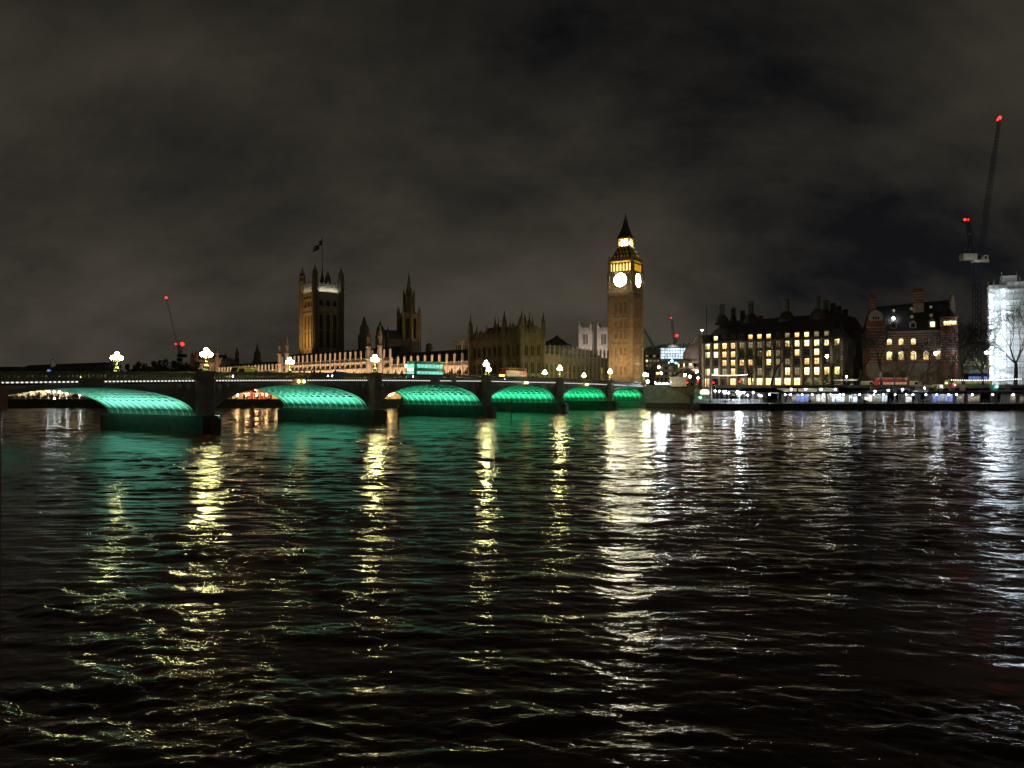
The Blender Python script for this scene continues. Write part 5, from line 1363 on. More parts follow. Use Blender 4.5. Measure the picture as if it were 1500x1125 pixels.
# ------------------------------------------------------------------ floating pier
YP = 236
pz = lambda y: zc(y, YP)
px0 = at(1025, 568, YP).x; px1 = at(1500, 568, YP).x + 45
pier = thing('floating_pier', 'long dark river pier pontoon with railings, glazed waiting rooms and flat canopy', 'pier', (0,0,0))
m = MB(); m.prism([(px0+1.5,-1.2),(px1,-1.2),(px1,1.95),(px0,1.95),(px0,.6)], YP, YP+10); m.build('hull', black_paint, pier)
m = MB(); m.box(px0+.2, px1, YP+.05, YP+9.9, 1.95, 2.05); m.build('deck', paving, pier)
m = MB(); x = px0+.4
while x < px1: m.box(x-.04, x+.04, YP+.2, YP+.28, 2.05, 3.25); x += 1.1
for z in (2.4, 2.8, 3.2): m.box(px0+.3, px1, YP+.2, YP+.27, z, z+.07)
m.build('railing', white_paint, pier)
m = MB(); m.box(px0+.3, at(1132,568,YP).x, YP+9.4, YP+9.5, 2.05, 3.4); m.build('rear_screen', steel, pier)
for k in range(7): 
    m = MB(); x = px0+6+k*15.5; m.tube((x,YP-.25,.5), (x,YP-.25,2.1), .45, n=8); m.build('fender', rubber, pier)
cx0 = at(1140, 568, YP).x
m = MB(); m.box(cx0, px1, YP+.8, YP+9, pz(576.8), pz(574.6)); m.build('canopy', M('canopy_grey', (.14,.14,.14), .6, .2, .5), pier)
m = MB(); m.box(at(1360,568,YP).x, px1, YP+.3, YP+9.3, pz(574.4), pz(572.2)); m.build('canopy_edge', steel, pier)
x = cx0+.3; k = 0
while x < px1-1:
    m = MB(); m.tube((x,YP+1,2.05), (x,YP+1,pz(576.8)), .09, n=6); m.build('post', steel, pier); x += 3.4; k += 1
# waiting room boxes: glazed fronts with things inside
segs = [(1160,1185,screen_blue),(1188,1210,kiosk_glow),(1212,1256,win_cool),(1266,1284,kiosk_glow),(1284,1300,win_cool),(1326,1336,kiosk_glow),(1366,1396,screen_blue),(1402,1412,win_dim),(1418,1436,win_dim),(1480,1488,kiosk_glow),(1494,1500,win_dim)]
for (a, b, mt) in segs:
    xa = at(a,568,YP+4).x; xb = at(b,568,YP+4).x
    m = MB(); m.box(xa, xb, YP+4.2, YP+8.5, 2.05, pz(577.5)); kb = m.build('waiting_room', steel, pier)
    n = max(1, int((xb-xa)/1.3))
    for j in range(n):
        w_ = (xb-xa)/n; pane(kb, xa+(j+.5)*w_, YP+4.1, 2.5+.1*(j % 2), w_-.16, 2.0-.35*((j*7+a) % 3 == 0), mt if (j*5+a) % 4 else win_dim)
lamps = [(1127,576),(1150,576.5),(1158,576),(1175,577.5),(1190,577),(1206,578),(1217,577.5),(1230,577),(1235,577.5),(1259,577),(1280,577.5),(1294,577),(1311,577.5),(1327,577),(1337,577.5),(1356,576),(1372,575.5),(1389,575),(1401,575.5),(1424,575.3),(1454,575),(1484,575)]
for (px, py) in lamps:
    g = MB(); p = at(px, max(py, 578.2), YP+2.5); g.lathe([(.1,.22),(.2,.12),(.22,0),(.14,-.12),(.03,-.18)], 8, tuple(p)); g.build('canopy_lamp', pier_lamp, pier)
for (px, py, big) in ((1047.5,573,0),(1053.5,573.5,0),(1060,574,0),(1062,576,0),(1067.5,576,0),(1081,575.5,1),(1083,577,1),(1090,575,0),(1103,575,0),(1095,579,0),(1112,579,0),(1115,580,0)):
    t_ = thing('pier_light', 'white lamp on a thin post above the open left part of the floating pier', 'lamp', group='thin post lamps on the open pier deck')
    p = at(px, py, YP+ (4 if py < 576.5 else 6)); t_.location = (p.x, p.y, 2.05); h = p.z-2.05
    t_['label'] = {1047.5:'leftmost small white lamp on the open pier deck',1053.5:'second small white lamp from the left on the open pier deck',1060:'third small white lamp from the left on the open pier deck',1062:'shorter lamp post just right of the third small pier lamp',1067.5:'lamp post left of the glaring blue white pier floodlight',1081:'glaring blue white floodlight on the open pier deck, brightest of all',1083:'bright lamp touching the right side of the glaring pier floodlight',1090:'lamp post right of the glaring blue white pier floodlight',1103:'lone white lamp on the open pier deck midway to the canopy',1095:'low small lamp below the sloping gangway, left one',1112:'low small lamp below the sloping gangway, middle one',1115:'low small lamp below the sloping gangway, right one'}[px]
    m = MB(); m.tube((0,0,0), (0,0,h), .07, n=6); m.build('post', white_paint, t_)
    g = MB(); g.lathe([(.05,.3),(.2,.2),(.27,.02),(.12,-.12)] if not big else [(.1,.55),(.45,.4),(.55,0),(.2,-.3)], 8, (0,0,h)); g.build('lamp', white_lamp if big else pier_lamp, t_)
for k, (px, lab) in enumerate(((1071,'person on the open pier deck left of the glaring floodlight'),(1098,'person on the open pier deck by the low gangway lamps'),(1122,'person in dark clothes where the pier canopy begins'),(1150,'person in dark clothes left of the blue lit waiting room'),(1224,'person standing before the wide cool lit waiting room'),(1246,'person near the right end of the wide cool lit waiting room'),(1304,'person in dark clothes at the foot of the sloping gangway'),(1345,'person in dark clothes left of the bright blue screen'),(1413,'person in dark clothes right of the bright blue screen'),(1442,'person in dark clothes under the plain right part of the canopy'))):
    o = pp[k % 3].copy(); COL.objects.link(o); p = at(px, 568, YP+2.2+(k % 3)*.6); o.location = (p.x, p.y, 2.05); o.rotation_euler = (0,0,k*1.9); o.scale = (1,1,1)
    tag(o, lab, 'person', 'people waiting on the pier')
# dark mooring bollards on the deck edge
for k, (px, lab) in enumerate(((1063,'dark bollard on the open left deck of the pier'),(1188,'dark bollard before the blue lit waiting room'),(1269,'dark bollard before the pale kiosk panels'),(1355,'dark bollard left of the bright blue screen'),(1462,'dark bollard near the right end of the pier'))):
    t_ = thing('bollard', lab, 'bollard', (at(px,568,YP).x, YP+.7, 2.05), 0, 'mooring bollards on the pier')
    m = MB(); m.lathe([(.42,0),(.3,.15),(.28,.75),(.55,.85),(.5,1.05),(.15,1.15)], 10); m.build('post', black_paint, t_)
    m = MB(); m.tube((-.9,0,.6), (.9,0,.6), .16, n=8); m.build('cross_bar', black_paint, t_)
# covered gangways from the wall down to the pontoon
def gangway(label, pxa, ya, pxb, yb, Y0, Y1, lampsx, mat_roof):
    t_ = thing('gangway', label, 'gangway'); a = at(pxa, ya, Y0); b = at(pxb, yb, Y1)
    m = MB()
    for dz, dy in ((0,0),(0,2.2),(1.5,0),(1.5,2.2)): m.tube(a+Vector((0,dy,-dz)), b+Vector((0,dy,-dz)), .12, n=5)
    n = 12
    for j in range(n):
        p = a+(b-a)*j/n; q = a+(b-a)*(j+1)/n
        for dy in (0,2.2): m.tube(p+Vector((0,dy,0)), q+Vector((0,dy,-1.5)), .07, n=4); m.tube(p+Vector((0,dy,0)), p+Vector((0,dy,-1.5)), .07, n=4)
    m.build('truss', mat_roof, t_)
    m = MB(); n_ = Vector((0,2.2,0)); d = Vector((0,0,.12)); a2 = a-Vector((0,0,1.5)); b2 = b-Vector((0,0,1.5)); m.add([a2,b2,b2+n_,a2+n_,a2+d,b2+d,b2+n_+d,a2+n_+d], [(0,3,2,1),(4,5,6,7),(0,1,5,4),(1,2,6,5),(2,3,7,6),(3,0,4,7)]); m.build('walkway', steel, t_)
    for f in lampsx:
        g = MB(); g.ball(a+(b-a)*f+Vector((0,-.1,-.35)), .26, 8, 5); g.build('lamp', pier_lamp, t_)
gangway('sloping lamp-lit gangway over the right half of the pier', 1364, 566.5, 1252, 573.6, 255, 250, (.09,.38,.57,.74), steel)
gangway('sloping truss gangway above the open left deck of the pier', 1052, 571, 1124, 576, 250, 246, (.15,.5), castiron)
gk = thing('waiting_shelter', 'lit recess with cream back wall above the pier canopy', 'shelter', (at(1145,568,256).x, 256, 0))
gw = (1236-1145)/F*256
zq = lambda y: zc(y, 256)
m = MB(); m.prism([(0,zq(570.2)),(2.4,zq(574)),(gw,zq(574)),(gw,zq(568.6)),(0,zq(568.8))], 4, 4.5); m.build('back_wall', canvas_cream, gk)
m = MB(); m.box(-1, gw+1, -.5, 6, zq(568.6), zq(567.2)); m.build('roof', dark, gk)
for k in range(3): m = MB(); m.box(gw*(.25+k*.33)-.2, gw*(.25+k*.33)+.2, -.3, 0, -1, zq(568.6)); m.build('post', dark, gk)
for f in (.17,.4,.65,.88):
    g = MB(); g.ball((gw*f, .8, zq(570.3)), .3, 8, 5); g.build('lamp', pier_lamp, gk)
for (px, py, w_, h_, mt, nm, lab, Y) in ((1397,564.5,8,7,canvas_red,'awning','small red and white stall awning above the canopy',258),(1377,566.5,11,6,canvas_cream,'kiosk','low cream stall left of the red awning',258),(1458.5,567,7,6,teal_paint,'kiosk','small teal stall box standing above the pier canopy',258)):
    p = at(px, py, Y); w2_ = w_/F*Y/2; h2_ = h_/F*Y/2
    t_ = thing('stall', lab, 'stall', (p.x, p.y, p.z-h2_))
    m = MB(); m.box(-w2_, w2_, 0, 2, 0, h2_*1.3); m.build('box', mt, t_)
    m = MB(); m.prism([(-w2_-.2,h2_*1.3),(w2_+.2,h2_*1.3),(w2_*.7,h2_*2),(-w2_*.7,h2_*2)], -.3, 2.3); m.build('roof', mt, t_)
    m = MB(); m.box(-w2_*.8, w2_*.8, .3, 1.7, -p.z+h2_+1.9, 0); m.build('stand', steel, t_)
    m = MB(); m.ball((0,-.8,h2_*1.2), .15, 6, 4); m.build('lamp', pier_lamp, t_)
pb_ = at(1042.5, 568, YP)
mp_ = thing('mooring_pile', 'tall pale steel pile at the left end of the pier', 'pile', (pb_.x+.4, YP+3, -2))
m = MB(); m.lathe([(.42,0),(.42,zc(549,YP)+2),(.3,zc(548.6,YP)+2.1)], 10); m.build('post', steel, mp_)
m = MB(); m.lathe([(.6,4.4),(.6,5.0)], 10); m.build('collar', black_paint, mp_)
tn = at(1031, 574, 262)
ta = thing('archway', 'warm glowing arched opening in the dark wall left of the pier', 'doorway', (tn.x, 260.8, 0))
m = MB(); w_ = 1.6
pts = [(-w_,zc(577.3,261)),(w_,zc(577.3,261))]+[(w_*math.cos(R(a)), zc(574.5,261)+1.0*math.sin(R(a))) for a in range(0,181,20)]
m.prism(pts, .05, .3); m.build('opening', EM('archway_glow', (1,.93,.62), 2.6), ta)
m = MB()
for a in range(0, 180, 20): m.tube((1.2*w_*math.cos(R(a)),.1,zc(574.5,261)+1.25*math.sin(R(a))), (1.2*w_*math.cos(R(a+20)),.1,zc(574.5,261)+1.25*math.sin(R(a+20))), .16)
m.box(-w_*1.3,-w_*1.05,-.1,.3,-1,zc(574.5,261)); m.box(w_*1.05,w_*1.3,-.1,.3,-1,zc(574.5,261)); m.box(-3,3,.3,3,-2,zc(570,261)); m.build('surround', granite, ta)
gs = thing('signal_light', 'green river signal light left of the pier', 'signal light', (at(1025.5,568,258).x, 258, 0))
m = MB(); m.tube((0,0,-2), (0,0,zc(577,258)), .1, n=6); m.box(-.4,.4,-.05,.15,zc(583.5,258),zc(581,258)); m.build('post', dark, gs)
g = MB(); g.ball((0,-.3,zc(582.5,258)), .34, 8, 5); g.build('lamp', green_glow, gs)
ds = thing('davit', 'pale curved davit hook on the dark quay beside the green light', 'davit', (at(1018,568,259).x, 259, zc(580,259)))
m = MB(); pts = [(0,0),(0,1.2),(.05,2.0),(.35,2.7),(.8,2.9)]
for (a, b), (c, d) in zip(pts[:-1], pts[1:]): m.tube((a,0,b), (c,0,d), .13, n=6)
m.build('arm', white_paint, ds)
m = MB(); m.box(-.3,.3,-.3,.3,-5,.1); m.build('base', steel, ds)
qq = MB(); qq.box(at(1013,568,262).x, at(1032,568,262).x, 258, 264, -3, zc(580,259)); qb = qq.build('quay', granite_wet); structure(qb); qb.name = 'embankment_quay'

# ------------------------------------------------------------------ embankment street things
EZ = 7.05
tl_ = [(1102,'small bare tree before the second lit column of the office block',10,3),(1129.5,'bare tree standing before the middle of the office block',15,4),(1218,'bare tree at the right corner of the office block',16,5),(1291,'bare tree rising behind the red bus on the embankment',17,6),
  (1352,'bare tree before the right half of the brick building',15,7),(1412,'bare dark tree below the blue crane mast',19,8),(1487,'large bare tree silhouetted against the white sheeting',22,9),(1258,'bare tree between office block and brick building',16,10),(1396,'slim bare tree by the right corner of the brick building',17,11),(1330,'slim bare tree before the middle of the brick building',12,12),(1440,'bare tree left of the white sheeting',15,13),
  (1310,'short bushy bare tree between the red bus and the first brick windows',10,14),(1374,'short bushy bare tree under the round corner turret',10,15),(1238,'short bare tree beside the pale awning strip',9,16)]
protos = [make_tree('x', 16, 21, depth=7), make_tree('x', 16, 22, 1.15, depth=7), make_tree('x', 16, 23, .95, depth=7)]
for k, (px, lab, h, sd) in enumerate(tl_):
    p = at(px, 568, 268.5); src = protos[k % 3]
    if k < 3: o = src; o.location = (p.x, p.y, EZ-.1); o['label'] = lab
    else: o = dup(src, (p.x, p.y, EZ-.1), k*1.7, lab)
    o.scale = (h/16*1.5, h/16*1.5, h/16*1.5)
twig_leaf = M('twig_leaf', (.13, .095, .05), .8, .4, 1.5)
shr = make_tree('x', 5.2, 61, 1.35, .9, twig_leaf, depth=5)
for k, (px, lab) in enumerate(((1298,'brownish shrub behind the cream van and red bus'),(1318,'brownish shrub just behind the middle of the red bus'),(1338,'brownish shrub behind the small pale van'),(1358,'brownish shrub left of the round turret foot'),(1378,'brownish shrub at the round turret foot'),(1268,'brownish shrub in the gap between office block and brick building'))):
    p = at(px, 568, 282); o = shr if k == 0 else dup(shr, (0,0,0), k*1.3, lab)
    o.location = (p.x, p.y, 7.0); o['label'] = lab; o['group'] = 'shrubs before the brick building'; o['category'] = 'shrub'; q = 1+.25*math.sin(k*2.1); o.scale = (q*1.2, q*1.2, q*1.25)
ly = make_tree('low yellow lit leafy tree at the right foot of the office block', 6.5, 31, 1.2, .95, depth=5); ly.location = (*at(1215,568,285).xy, 7.0)
spot('street_spill', tuple(at(1219, 553, 280)), tuple(at(1214, 552, 285)), 500, (1,.95,.35), 120)
lz = make_tree('yellow lit leafy tree between the blue crane and white sheeting', 13, 32, 1.1, .8, depth=5); lz.location = (*at(1432,568,284).xy, 7.0)
def street_lamp(px, py, Y, label, gm, r=.32, arms=1):
    p = at(px, py, Y); t_ = thing('street_lamp', label, 'street lamp', (p.x, p.y, 7.0), 0, 'street lamps on the west bank')
    h = p.z-7.0
    m = MB(); m.lathe([(.2,0),(.14,.5),(.09,h-.3),(.06,h+.3)], 8); m.build('post', castiron, t_)
    if arms == 1: xs = (0,)
    else: xs = (-.9,.9)
    a = MB()
    for x in xs:
        if x: a.tube((0,0,h), (x,0,h+.35), .05)
        g = MB(); g.lathe([(r*.5,-r),(r,-.1),(r*.9,r*.5),(r*.2,r)], 8, (x,0,h+(.1 if not x else .1))); g.build('globe', gm, t_, True)
    if a.v: a.build('arm', castiron, t_)
    return t_
street_lamp(1370.5, 518, 270, 'bright white street lamp before the brick building', white_lamp, .55)
street_lamp(1211.5, 522, 270, 'street lamp before the right end of the office block', globe_far, .55)
street_lamp(1448, 517, 280, 'bright double street lamp at the left foot of the white sheeting', white_lamp, .5, 2)
for (px, py, Y, lab, r) in ((947.5,549.5,300,'round yellowish lamp just right of the clock tower foot',.55),(949,559,292,'bluish white lamp low at the clock tower foot',.5),(965,538,420,'warm lamp highest above the glaring headlights',.6),(968.5,547,380,'warm lamp between the high lamp and the glaring headlights',.5),
     (1020.5,544.5,330,'warm lamp left of the office block edge, upper one',.55),(1010.5,552,320,'warm lamp left of the office block edge, lower one',.5),(1003,550,290,'lamp close beside the statue plinth',.45),(1022.5,554,300,'small lamp beside the red traffic lights',.3),(1240,552,275,'small lamp right of the yellow leafy tree',.3)):
    street_lamp(px, py, Y, lab, globe_far, r)
for k, (px, py, lab) in enumerate(((1022,558.5,'red traffic light left of the office block, brightest one'),(1006.5,560.5,'red light left end of the traffic row'),(1045,560.5,'red light before the first windows of the office block'),(1083,559,'red pinkish light before the office block arcade'))):
    p = at(px, py, 276); t_ = thing('traffic_light', lab, 'traffic light', (p.x, p.y, 7.0), 0, 'red traffic lights')
    m = MB(); m.tube((0,0,0), (0,0,p.z-7+.1), .07, n=6); m.box(-.2,.2,-.1,.15,p.z-7-.35,p.z-7+.35); m.build('post', dark, t_)
    m = MB(); m.ball((0,-.15,p.z-7), .26, 8, 5); m.build('lamp', red_glow, t_)
def put(o, px, Y, rz=0): p = at(px, 568, Y); o.location = (p.x, p.y, EZ); o.rotation_euler = (0,0,rz)
eb = make_bus('red double-decker bus on the embankment before the brick building', red_paint, win_dim, True, 11.5, 4.0); put(eb, 1306, 272)
ec = make_bus('green single-deck coach on the embankment below the blue crane', green_paint, win_dim, False, 16.0, 3.0, False); put(ec, 1418, 272, math.pi)
v1 = make_car('pale cream van on the embankment left of the red bus', canvas_cream, True, cat='van'); put(v1, 1270, 272)
v2 = make_car('small pale van on the embankment right of the red bus', canvas_cream, True, cat='van'); put(v2, 1336, 272)
v3 = make_car('white car with headlights right of the small pale van', white_paint); put(v3, 1350, 272)
v4 = make_car('car at the left of the cream van with lit lamps', silver_paint, False); put(v4, 1254, 272)
area('street_light', (at(1300,568,266).x, 266.5, 12.5), (at(1300,568,272).x, 272, 8), 60, .4, 900, (1,.9,.7), None, 150)
def light_string(label, pa, pb, n, sag, gm):
    t_ = thing('light_string', label, 'string lights'); c = MB()
    pts = [pa+(pb-pa)*i/n - Vector((0,0,sag*4*(i/n)*(1-i/n))) for i in range(n+1)]
    for a, b in zip(pts[:-1], pts[1:]): c.tube(a, b, .03, n=3)
    c.tube((pa.x,pa.y,EZ-1), pa, .08, n=5); c.tube((pb.x,pb.y,EZ-1), pb, .08, n=5); c.build('cable', dark, t_)
    b = MB()
    for p in pts[1:-1]: b.ball(p, .13, 6, 4)
    b.build('bulbs', gm, t_)
bulb = EM('bulb', (1,.95,.82), 6)
light_string('white light string hung along the embankment wall before the green coach', at(1391,556.5,267), at(1498,555,267), 40, .3, bulb)
light_string('long white light string before the left windows of the office block', at(1038,549,268), at(1096,548.5,268), 34, .35, bulb)
aw = thing('awning', 'pale lit awning strip right of the yellow leafy tree', 'awning', (at(1224,568,286).x, 286, 7.0))
m = MB(); m.box(0, 9, 0, 2.5, 3.2, 3.5); m.build('canopy', canvas_cream, aw)
m = MB(); m.box(0, .15, 0, .15, 0, 3.2); m.box(8.85, 9, 0, .15, 0, 3.2); m.build('post', steel, aw)
m = MB(); m.box(.3, 8.7, 1.0, 1.1, 2.9, 3.15); m.build('lamp_strip', kiosk_glow, aw)
fk = thing('kiosk', 'low glass fronted kiosk with bluish light behind the green coach', 'kiosk', (at(1418,568,282).x, 282, 7.0))
m = MB(); m.box(0, 7.5, 0, 4, 0, 5.6); m.build('wall', dark, fk)
for j in range(5): pane(fk, .8+j*1.45, -.06, 2.6, 1.2, 1.8, screen_blue)
m = MB(); m.prism([(-.6,5.6),(8.1,5.6),(7,7.0),(.5,7.0)], -.6, 4.6); m.build('roof', steel, fk)

# ------------------------------------------------------------------ piles in the river
for (px, yt, yb, Y, lab) in ((371, 592, 617, 160, 'timber pile with a small cross arm in the second nearest arch opening'), (583.5, 595, 620, 150, 'plain timber pile left of the arch under the turquoise bus'), (748.5, 583, 610, 184, 'slim timber pile in front of the arch under the red bus')):
    p = at(px, 568, Y); t_ = thing('river_pile', lab, 'pile', (p.x, p.y, -2), .3, 'timber piles in the river')
    h = zc(yt, Y)+2
    m = MB(); m.lathe([(.2,0),(.17,h-.3),(.1,h)], 8); m.build('post', timber, t_)
    m = MB(); m.box(-.55 if px == 371 else -.2,.55 if px == 371 else .2,-.08,.08,h-.55,h-.4); m.box(-.22,.22,-.22,.22,h-1.2,h-1.0); m.build('cross_arm', timber, t_)

# ------------------------------------------------------------------ terrace river wall, marquees and lit garden seen under the arches
tw = thing('river_wall', 'dark river wall seen under the nearer arches, below lit terraces', 'wall', (0,0,0))
m = MB(); m.plan([(-700,266.5),(5,266.5),(5,268.3),(-700,268.3)], -3, 3.05)
for k in range(58): m.box(-700+k*12, -698.8+k*12, 266.1, 266.5, -3, 3.3)
m.plan([(5,266.5),(28,284.5),(27,286),(5,268.3)], -3, 3.05); m.build('wall', granite_wet, tw)
marq = [(335,352,canvas_cream,'cream peaked marquee on the terrace at left under the second arch'),(354,372,canvas_red,'red striped marquee on the terrace left of centre under the second arch'),(374,392,canvas_red,'red striped marquee on the terrace right of centre under the second arch'),(394,412,canvas_cream,'cream marquee on the terrace at right under the second arch'),(562,586,canvas_cream,'cream marquee on the terrace seen through the gap under the middle arch')]
for (a, b, mt, lab) in marq:
    p = at(a, 568, 276); w_ = (b-a)/F*276
    t_ = thing('marquee', lab, 'marquee', (p.x, p.y, 2.9), 0, 'marquees on the river terrace')
    m = MB(); m.prism([(0,2.3),(w_,2.3),(w_*.5,4.3)], 0, 4); m.build('canopy', mt, t_)
    m = MB()
    for x in (.1, w_*.33, w_*.66, w_-.1): m.box(x-.07, x+.07, .1, .24, 0, 2.3)
    m.build('post', white_paint, t_)
    m = MB(); m.box(.1, w_-.1, 3.2, 3.3, 0, 2.2); m.build('back_panel', mt, t_)
    g = MB(); g.ball((w_*.5, .9, 1.8), .32, 8, 5); g.build('lamp', EM('marquee_lamp', (1,.72,.32), 26), t_)
for k, (px, lab) in enumerate(((348,'warm globe lamp on the terrace wall, leftmost under the second arch'),(361,'warm globe lamp on the terrace wall, second from left under the second arch'),(376,'warm globe lamp on the terrace wall, third from left under the second arch'),(390.5,'warm globe lamp on the terrace wall, fourth from left under the second arch'),(408,'warm globe lamp on the terrace wall nearest the green vault of the second arch'),(571,'warm globe lamp on the terrace wall in the gap under the middle arch'))):
    p = at(px, 578.5, 267.4); t_ = thing('terrace_lamp', lab, 'lamp', (p.x, p.y, 3.05), 0, 'globe lamps on the terrace wall')
    m = MB(); m.lathe([(.25,0),(.1,.3),(.08,p.z-3.05)], 8); m.build('post', castiron, t_)
    m = MB(); m.ball((0,0,p.z-3.05), .34, 8, 6); m.build('globe', EM('terrace_globe', (1,.62,.24), 85), t_)
for (xa, xb) in ((-108,-86), (-48,-40)):
    area('terrace_flood', ((xa+xb)/2, 269.5, 3.4), ((xa+xb)/2, 277, 5), xb-xa, .4, 500, (1,.6,.3), None, 170)
# lit garden trees at far left, floodlit from below
gt = [make_tree('x', 6.5, 41, 1.25, .8, leaf_pale, depth=5), make_tree('x', 6.5, 42, 1.3, .8, leaf_pale, depth=5)]
gl_ = [8,22,30,38,46,53,60,68,79,90,97,104,116,126]
for k, px in enumerate(gl_):
    p = at(px, 568, 272+(k % 3)*2.5)
    lab = 'pale uplit garden tree on the river wall, %s' % ['at the very left frame edge','first of the dense clump at left','second in the dense clump at left','third in the dense clump at left','fourth in the dense clump at left','fifth in the dense clump at left','sixth in the dense clump at left','last of the dense clump at left','alone right of the dense clump','left of the brightest garden lamp','beside the brightest garden lamp','right of the brightest garden lamp','nearer the first green vault','closest to the first green vault'][k]
    if k < 2: o = gt[k]; o.location = (p.x, p.y, 2.9); o['label'] = lab
    else: o = dup(gt[k % 2], (p.x, p.y, 2.9), k*2.1, lab)
    o['group'] = 'uplit garden trees under the first arch'
    s = random.uniform(.62, .95); o.scale = (s*.8, s*.8, s)
for xa, xb in ((at(0,568,268).x, at(62,568,268).x), (at(66,568,268).x, at(140,568,268).x)):
    area('garden_flood', ((xa+xb)/2, 269.3, 3.2), ((xa+xb)/2, 274, 5.5), xb-xa, .4, 2600, (1,.88,.62), None, 170)
for k, (px, py, lab) in enumerate(((71.5,573.8,'left of three small white lamps under the first arch rim'),(79.5,573.8,'middle of three small white lamps under the first arch rim'),(87.5,573.8,'right of three small white lamps under the first arch rim'),(98,577,'small white lamp lower right of the three lamps under the first arch'),(117,578.5,'small white lamp nearest the first green vault'),(2,583,'lamp at the left frame edge on the dark river wall'),(80,584,'brightest garden lamp on the river wall under the first arch'))):
    p = at(px, py, 270); t_ = thing('garden_lamp', lab, 'lamp', (p.x, p.y, 2.9), 0, 'garden lamps under the first arch')
    m = MB(); m.tube((0,0,0), (0,0,p.z-2.9), .06, n=6); m.build('post', castiron, t_)
    m = MB(); m.ball((0,0,p.z-2.9), .28, 8, 6); m.build('globe', pier_lamp, t_)

# ------------------------------------------------------------------ low dark skyline at left
def low_block(label, px0_, px1_, top0, top1, Y, litw, mt=win_orange, m_w=stone_dark):
    a = at(px0_, 568, Y); w_ = (px1_-px0_)/F*Y; t_ = thing('long_building', label, 'building', (a.x, a.y, 2.9))
    h0 = zc(top0, Y)-2.9; h1 = zc(top1, Y)-2.9; hw = min(h0, h1)*.72
    ops = []; n = int(w_/3.2)
    for r_ in range(2):
        for k in range(n): ops.append((k*3.2+.8, k*3.2+2.4, hw-4.2*(r_+1)+.9, hw-4.2*(r_+1)+2.9))
    ops = [o for o in ops if o[1] < w_-.3 and o[2] > .3]
    m = MB(); m.wall(w_, 0, hw, ops, .3); m.box(-.2, w_+.2, -.3, .2, hw-.4, hw); m.build('wall', m_w, t_)
    m = MB(); m.box(0, w_, .7, 16, 0, hw-.05); m.build('rear_wall', m_w, t_)
    m = MB(); m.add([(-.3,-.4,hw),(w_+.3,-.4,hw),(w_+.3,16,hw),(-.3,16,hw),(2,6,h0),(w_-2,6,h1),(w_-2,10,h1),(2,10,h0)], [(0,3,2,1),(4,5,6,7),(0,1,5,4),(1,2,6,5),(2,3,7,6),(3,0,4,7)]); m.build('roof', slate, t_)
    for (x0_, x1_, z0_, z1_) in ops:
        px_ = px0_+(x0_+x1_)/2/w_*(px1_-px0_)
        hit = any(l0 <= px_ <= l1 for l0, l1 in litw) and z0_ > hw-4.5
        pane(t_, (x0_+x1_)/2, .27, z0_, x1_-x0_, z1_-z0_, mt if hit else glass_dark)
    return t_
low_block('long low dark red brick building at far left with a short row of lit windows', 22, 150, 534.5, 530, 340, [(96,101),(107,129)], win_warm, brick)
low_block('lower dark building at the extreme left edge', -40, 22, 537, 536.5, 330, [], win_warm, brick)
low_block('low dark building between the two leftmost bridge lamps', 180, 300, 541, 540, 420, [(186,189),(196,200),(211,218),(240,243),(275,279)], win_white)
st_ = thing('roof_flue', 'small pale flue on the roof of the long brick building', 'flue', (*at(78,568,345).xy, 0))
m = MB(); m.lathe([(1.1,0),(1.1,zc(528,345)),(1.3,zc(527.8,345)),(1.3,zc(527,345))], 10); m.build('stack', sheeting, st_)
m = MB(); m.lathe([(.6,zc(527,345)),(.5,zc(526,345))], 10); m.build('cap', steel, st_)
sg = thing('roundel_sign', 'small dark blue round sign lit on the brick building at left', 'sign', (*at(72,543.5,338).xy, zc(543.5,338)))
m = MB(); m.T = Matrix.Rotation(math.pi/2, 4, 'X'); m.lathe([(.95,0),(.95,.15)], 20); m.build('disc', EM('sign_blue', (.03,.06,.6), .8), sg)
m = MB(); m.box(-.7,.5,-.22,-.16,-.05,.2); m.build('bar', EM('sign_white', (.8,.85,1), .8), sg)
m = MB(); m.box(-.15,.15,0,3,-.15,.15); m.build('bracket', dark, sg)
gs2 = bw(212.2, .1, zpar(212.2))
sta = thing('parapet_finial', 'small pale figure shaped ornament standing on the parapet at far left', 'ornament', gs2, BROT)
m = MB(); m.lathe([(.26,0),(.26,.1),(.15,.25),(.2,.45),(.13,.6),(.17,.75),(.07,.85),(.11,.95),(.02,1.05)], 10); m.build('body', white_paint, sta)
m = MB(); m.box(-.3,.3,-.3,.3,-.02,.08); m.build('base', granite, sta)
tk = [(152,536,3.2),(165,534,3.6),(190,537,3),(203,534,3.4),(222,533,3.4),(232,532,3.6),(246,530,4.2),(258,533,3.6),(272,535,3.2),(285,534,3.4)]
proto_t = None
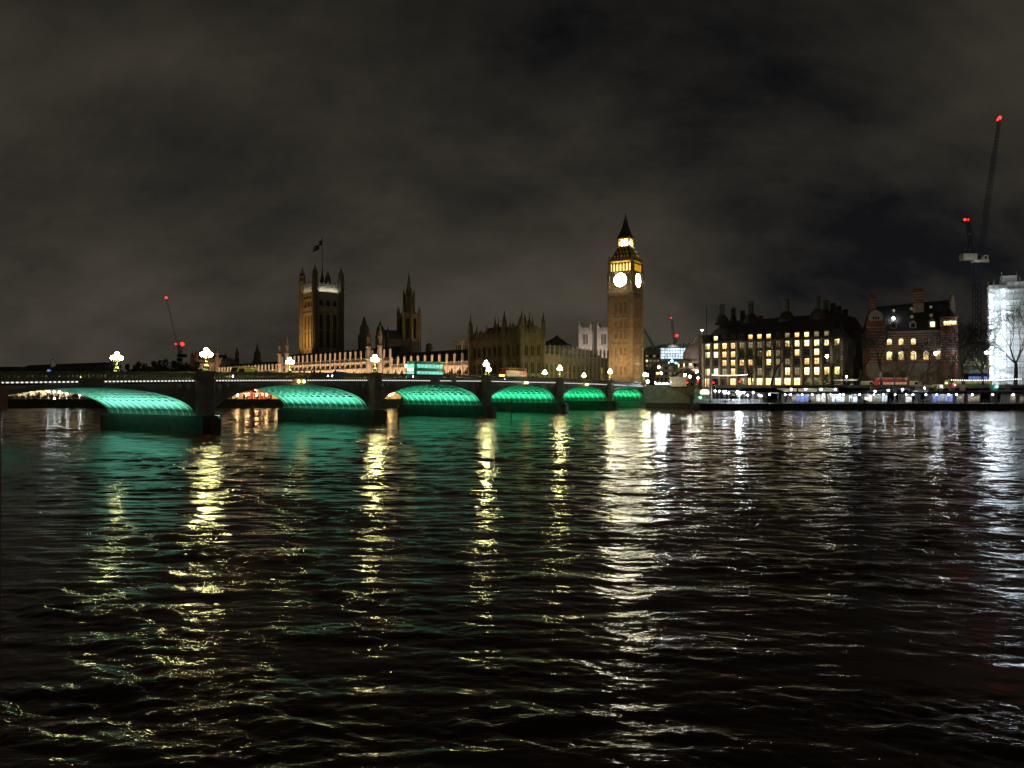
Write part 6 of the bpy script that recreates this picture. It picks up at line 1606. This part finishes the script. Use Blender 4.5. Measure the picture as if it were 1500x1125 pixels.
def dense_tree(label, h, rr, seed):
    t_ = thing('dense_tree', label, 'tree', group='dark trees on the left skyline'); rd = random.Random(seed)
    m = MB(); m.tube((0,0,0),(0,0,h*.5), .4, .2, 6)
    for i in range(6): a = rd.uniform(0,6.3); m.tube((0,0,h*.4), (rr*.6*math.cos(a), rr*.6*math.sin(a), h*rd.uniform(.6,.85)), .16, .05, 4)
    m.build('trunk', bark, t_)
    m = MB()
    cl = [(Vector((rd.gauss(0,rr*.45), rd.gauss(0,rr*.45), h*.62+rd.gauss(0,h*.16))), rr*rd.uniform(.3,.5)) for i in range(14)]
    for c, r_ in cl:
        for i in range(90):
            d = Vector((rd.gauss(0,1), rd.gauss(0,1), rd.gauss(0,1))).normalized()*r_*rd.uniform(.5,1.1); p = c+d; s = rd.uniform(.25,.5)
            a = Vector((rd.uniform(-1,1), rd.uniform(-1,1), rd.uniform(-1,1))).normalized()*s; b = a.orthogonal().normalized()*s
            m.add([p-a, p+b, p+a, p-b], [(0,1,2,3)])
    m.build('crown', leaf_dark, t_); return t_
names_t = ['dark tree hugging the right end of the long brick building','dark tree between the brick building and the flaring lamp','dark tree just right of the flaring leftmost bridge lamp','second dark tree right of the flaring leftmost bridge lamp','dark tree between the flaring lamp and the red crane light','dark tree left below the distant red crane jib','tallest dark tree left of the distant crane mast','dark tree behind the distant crane mast','dark tree right of the distant crane mast','dark tree left of the nearest sharp bridge lamp']
for k, (px, top, rr) in enumerate(tk):
    p = at(px, 568, 370+(k % 3)*12); h = zc(top, p.y)-2.9
    if k == 0: proto_t = dense_tree(names_t[0], 14, 4.2, 5); proto_t.location = (p.x, p.y, 2.9); o = proto_t
    else: o = dup(proto_t, (p.x, p.y, 2.9), k*1.3, names_t[k])
    o.scale = (rr/4.2*1.15, rr/4.2*1.15, h/13.5)
# brick gate pier at the left edge, standing on the near quay
qp = thing('brick_pier', 'reddish brown brick pier close by at the left frame edge', 'pier', (-1.872, 2.4, 0))
m = MB(); m.box(-.24,.0982,-.17,.17,-2,7.02); m.build('shaft', brick, qp)
m = MB(); m.box(-.28,.1,-.2,.2,7.02,7.1); m.prism([(-.26,7.1),(.098,7.1),(.05,7.24),(-.22,7.24)], -.18, .18); m.build('cap', M('brick_cap', (.3,.14,.09), .8, .3, 3), qp)
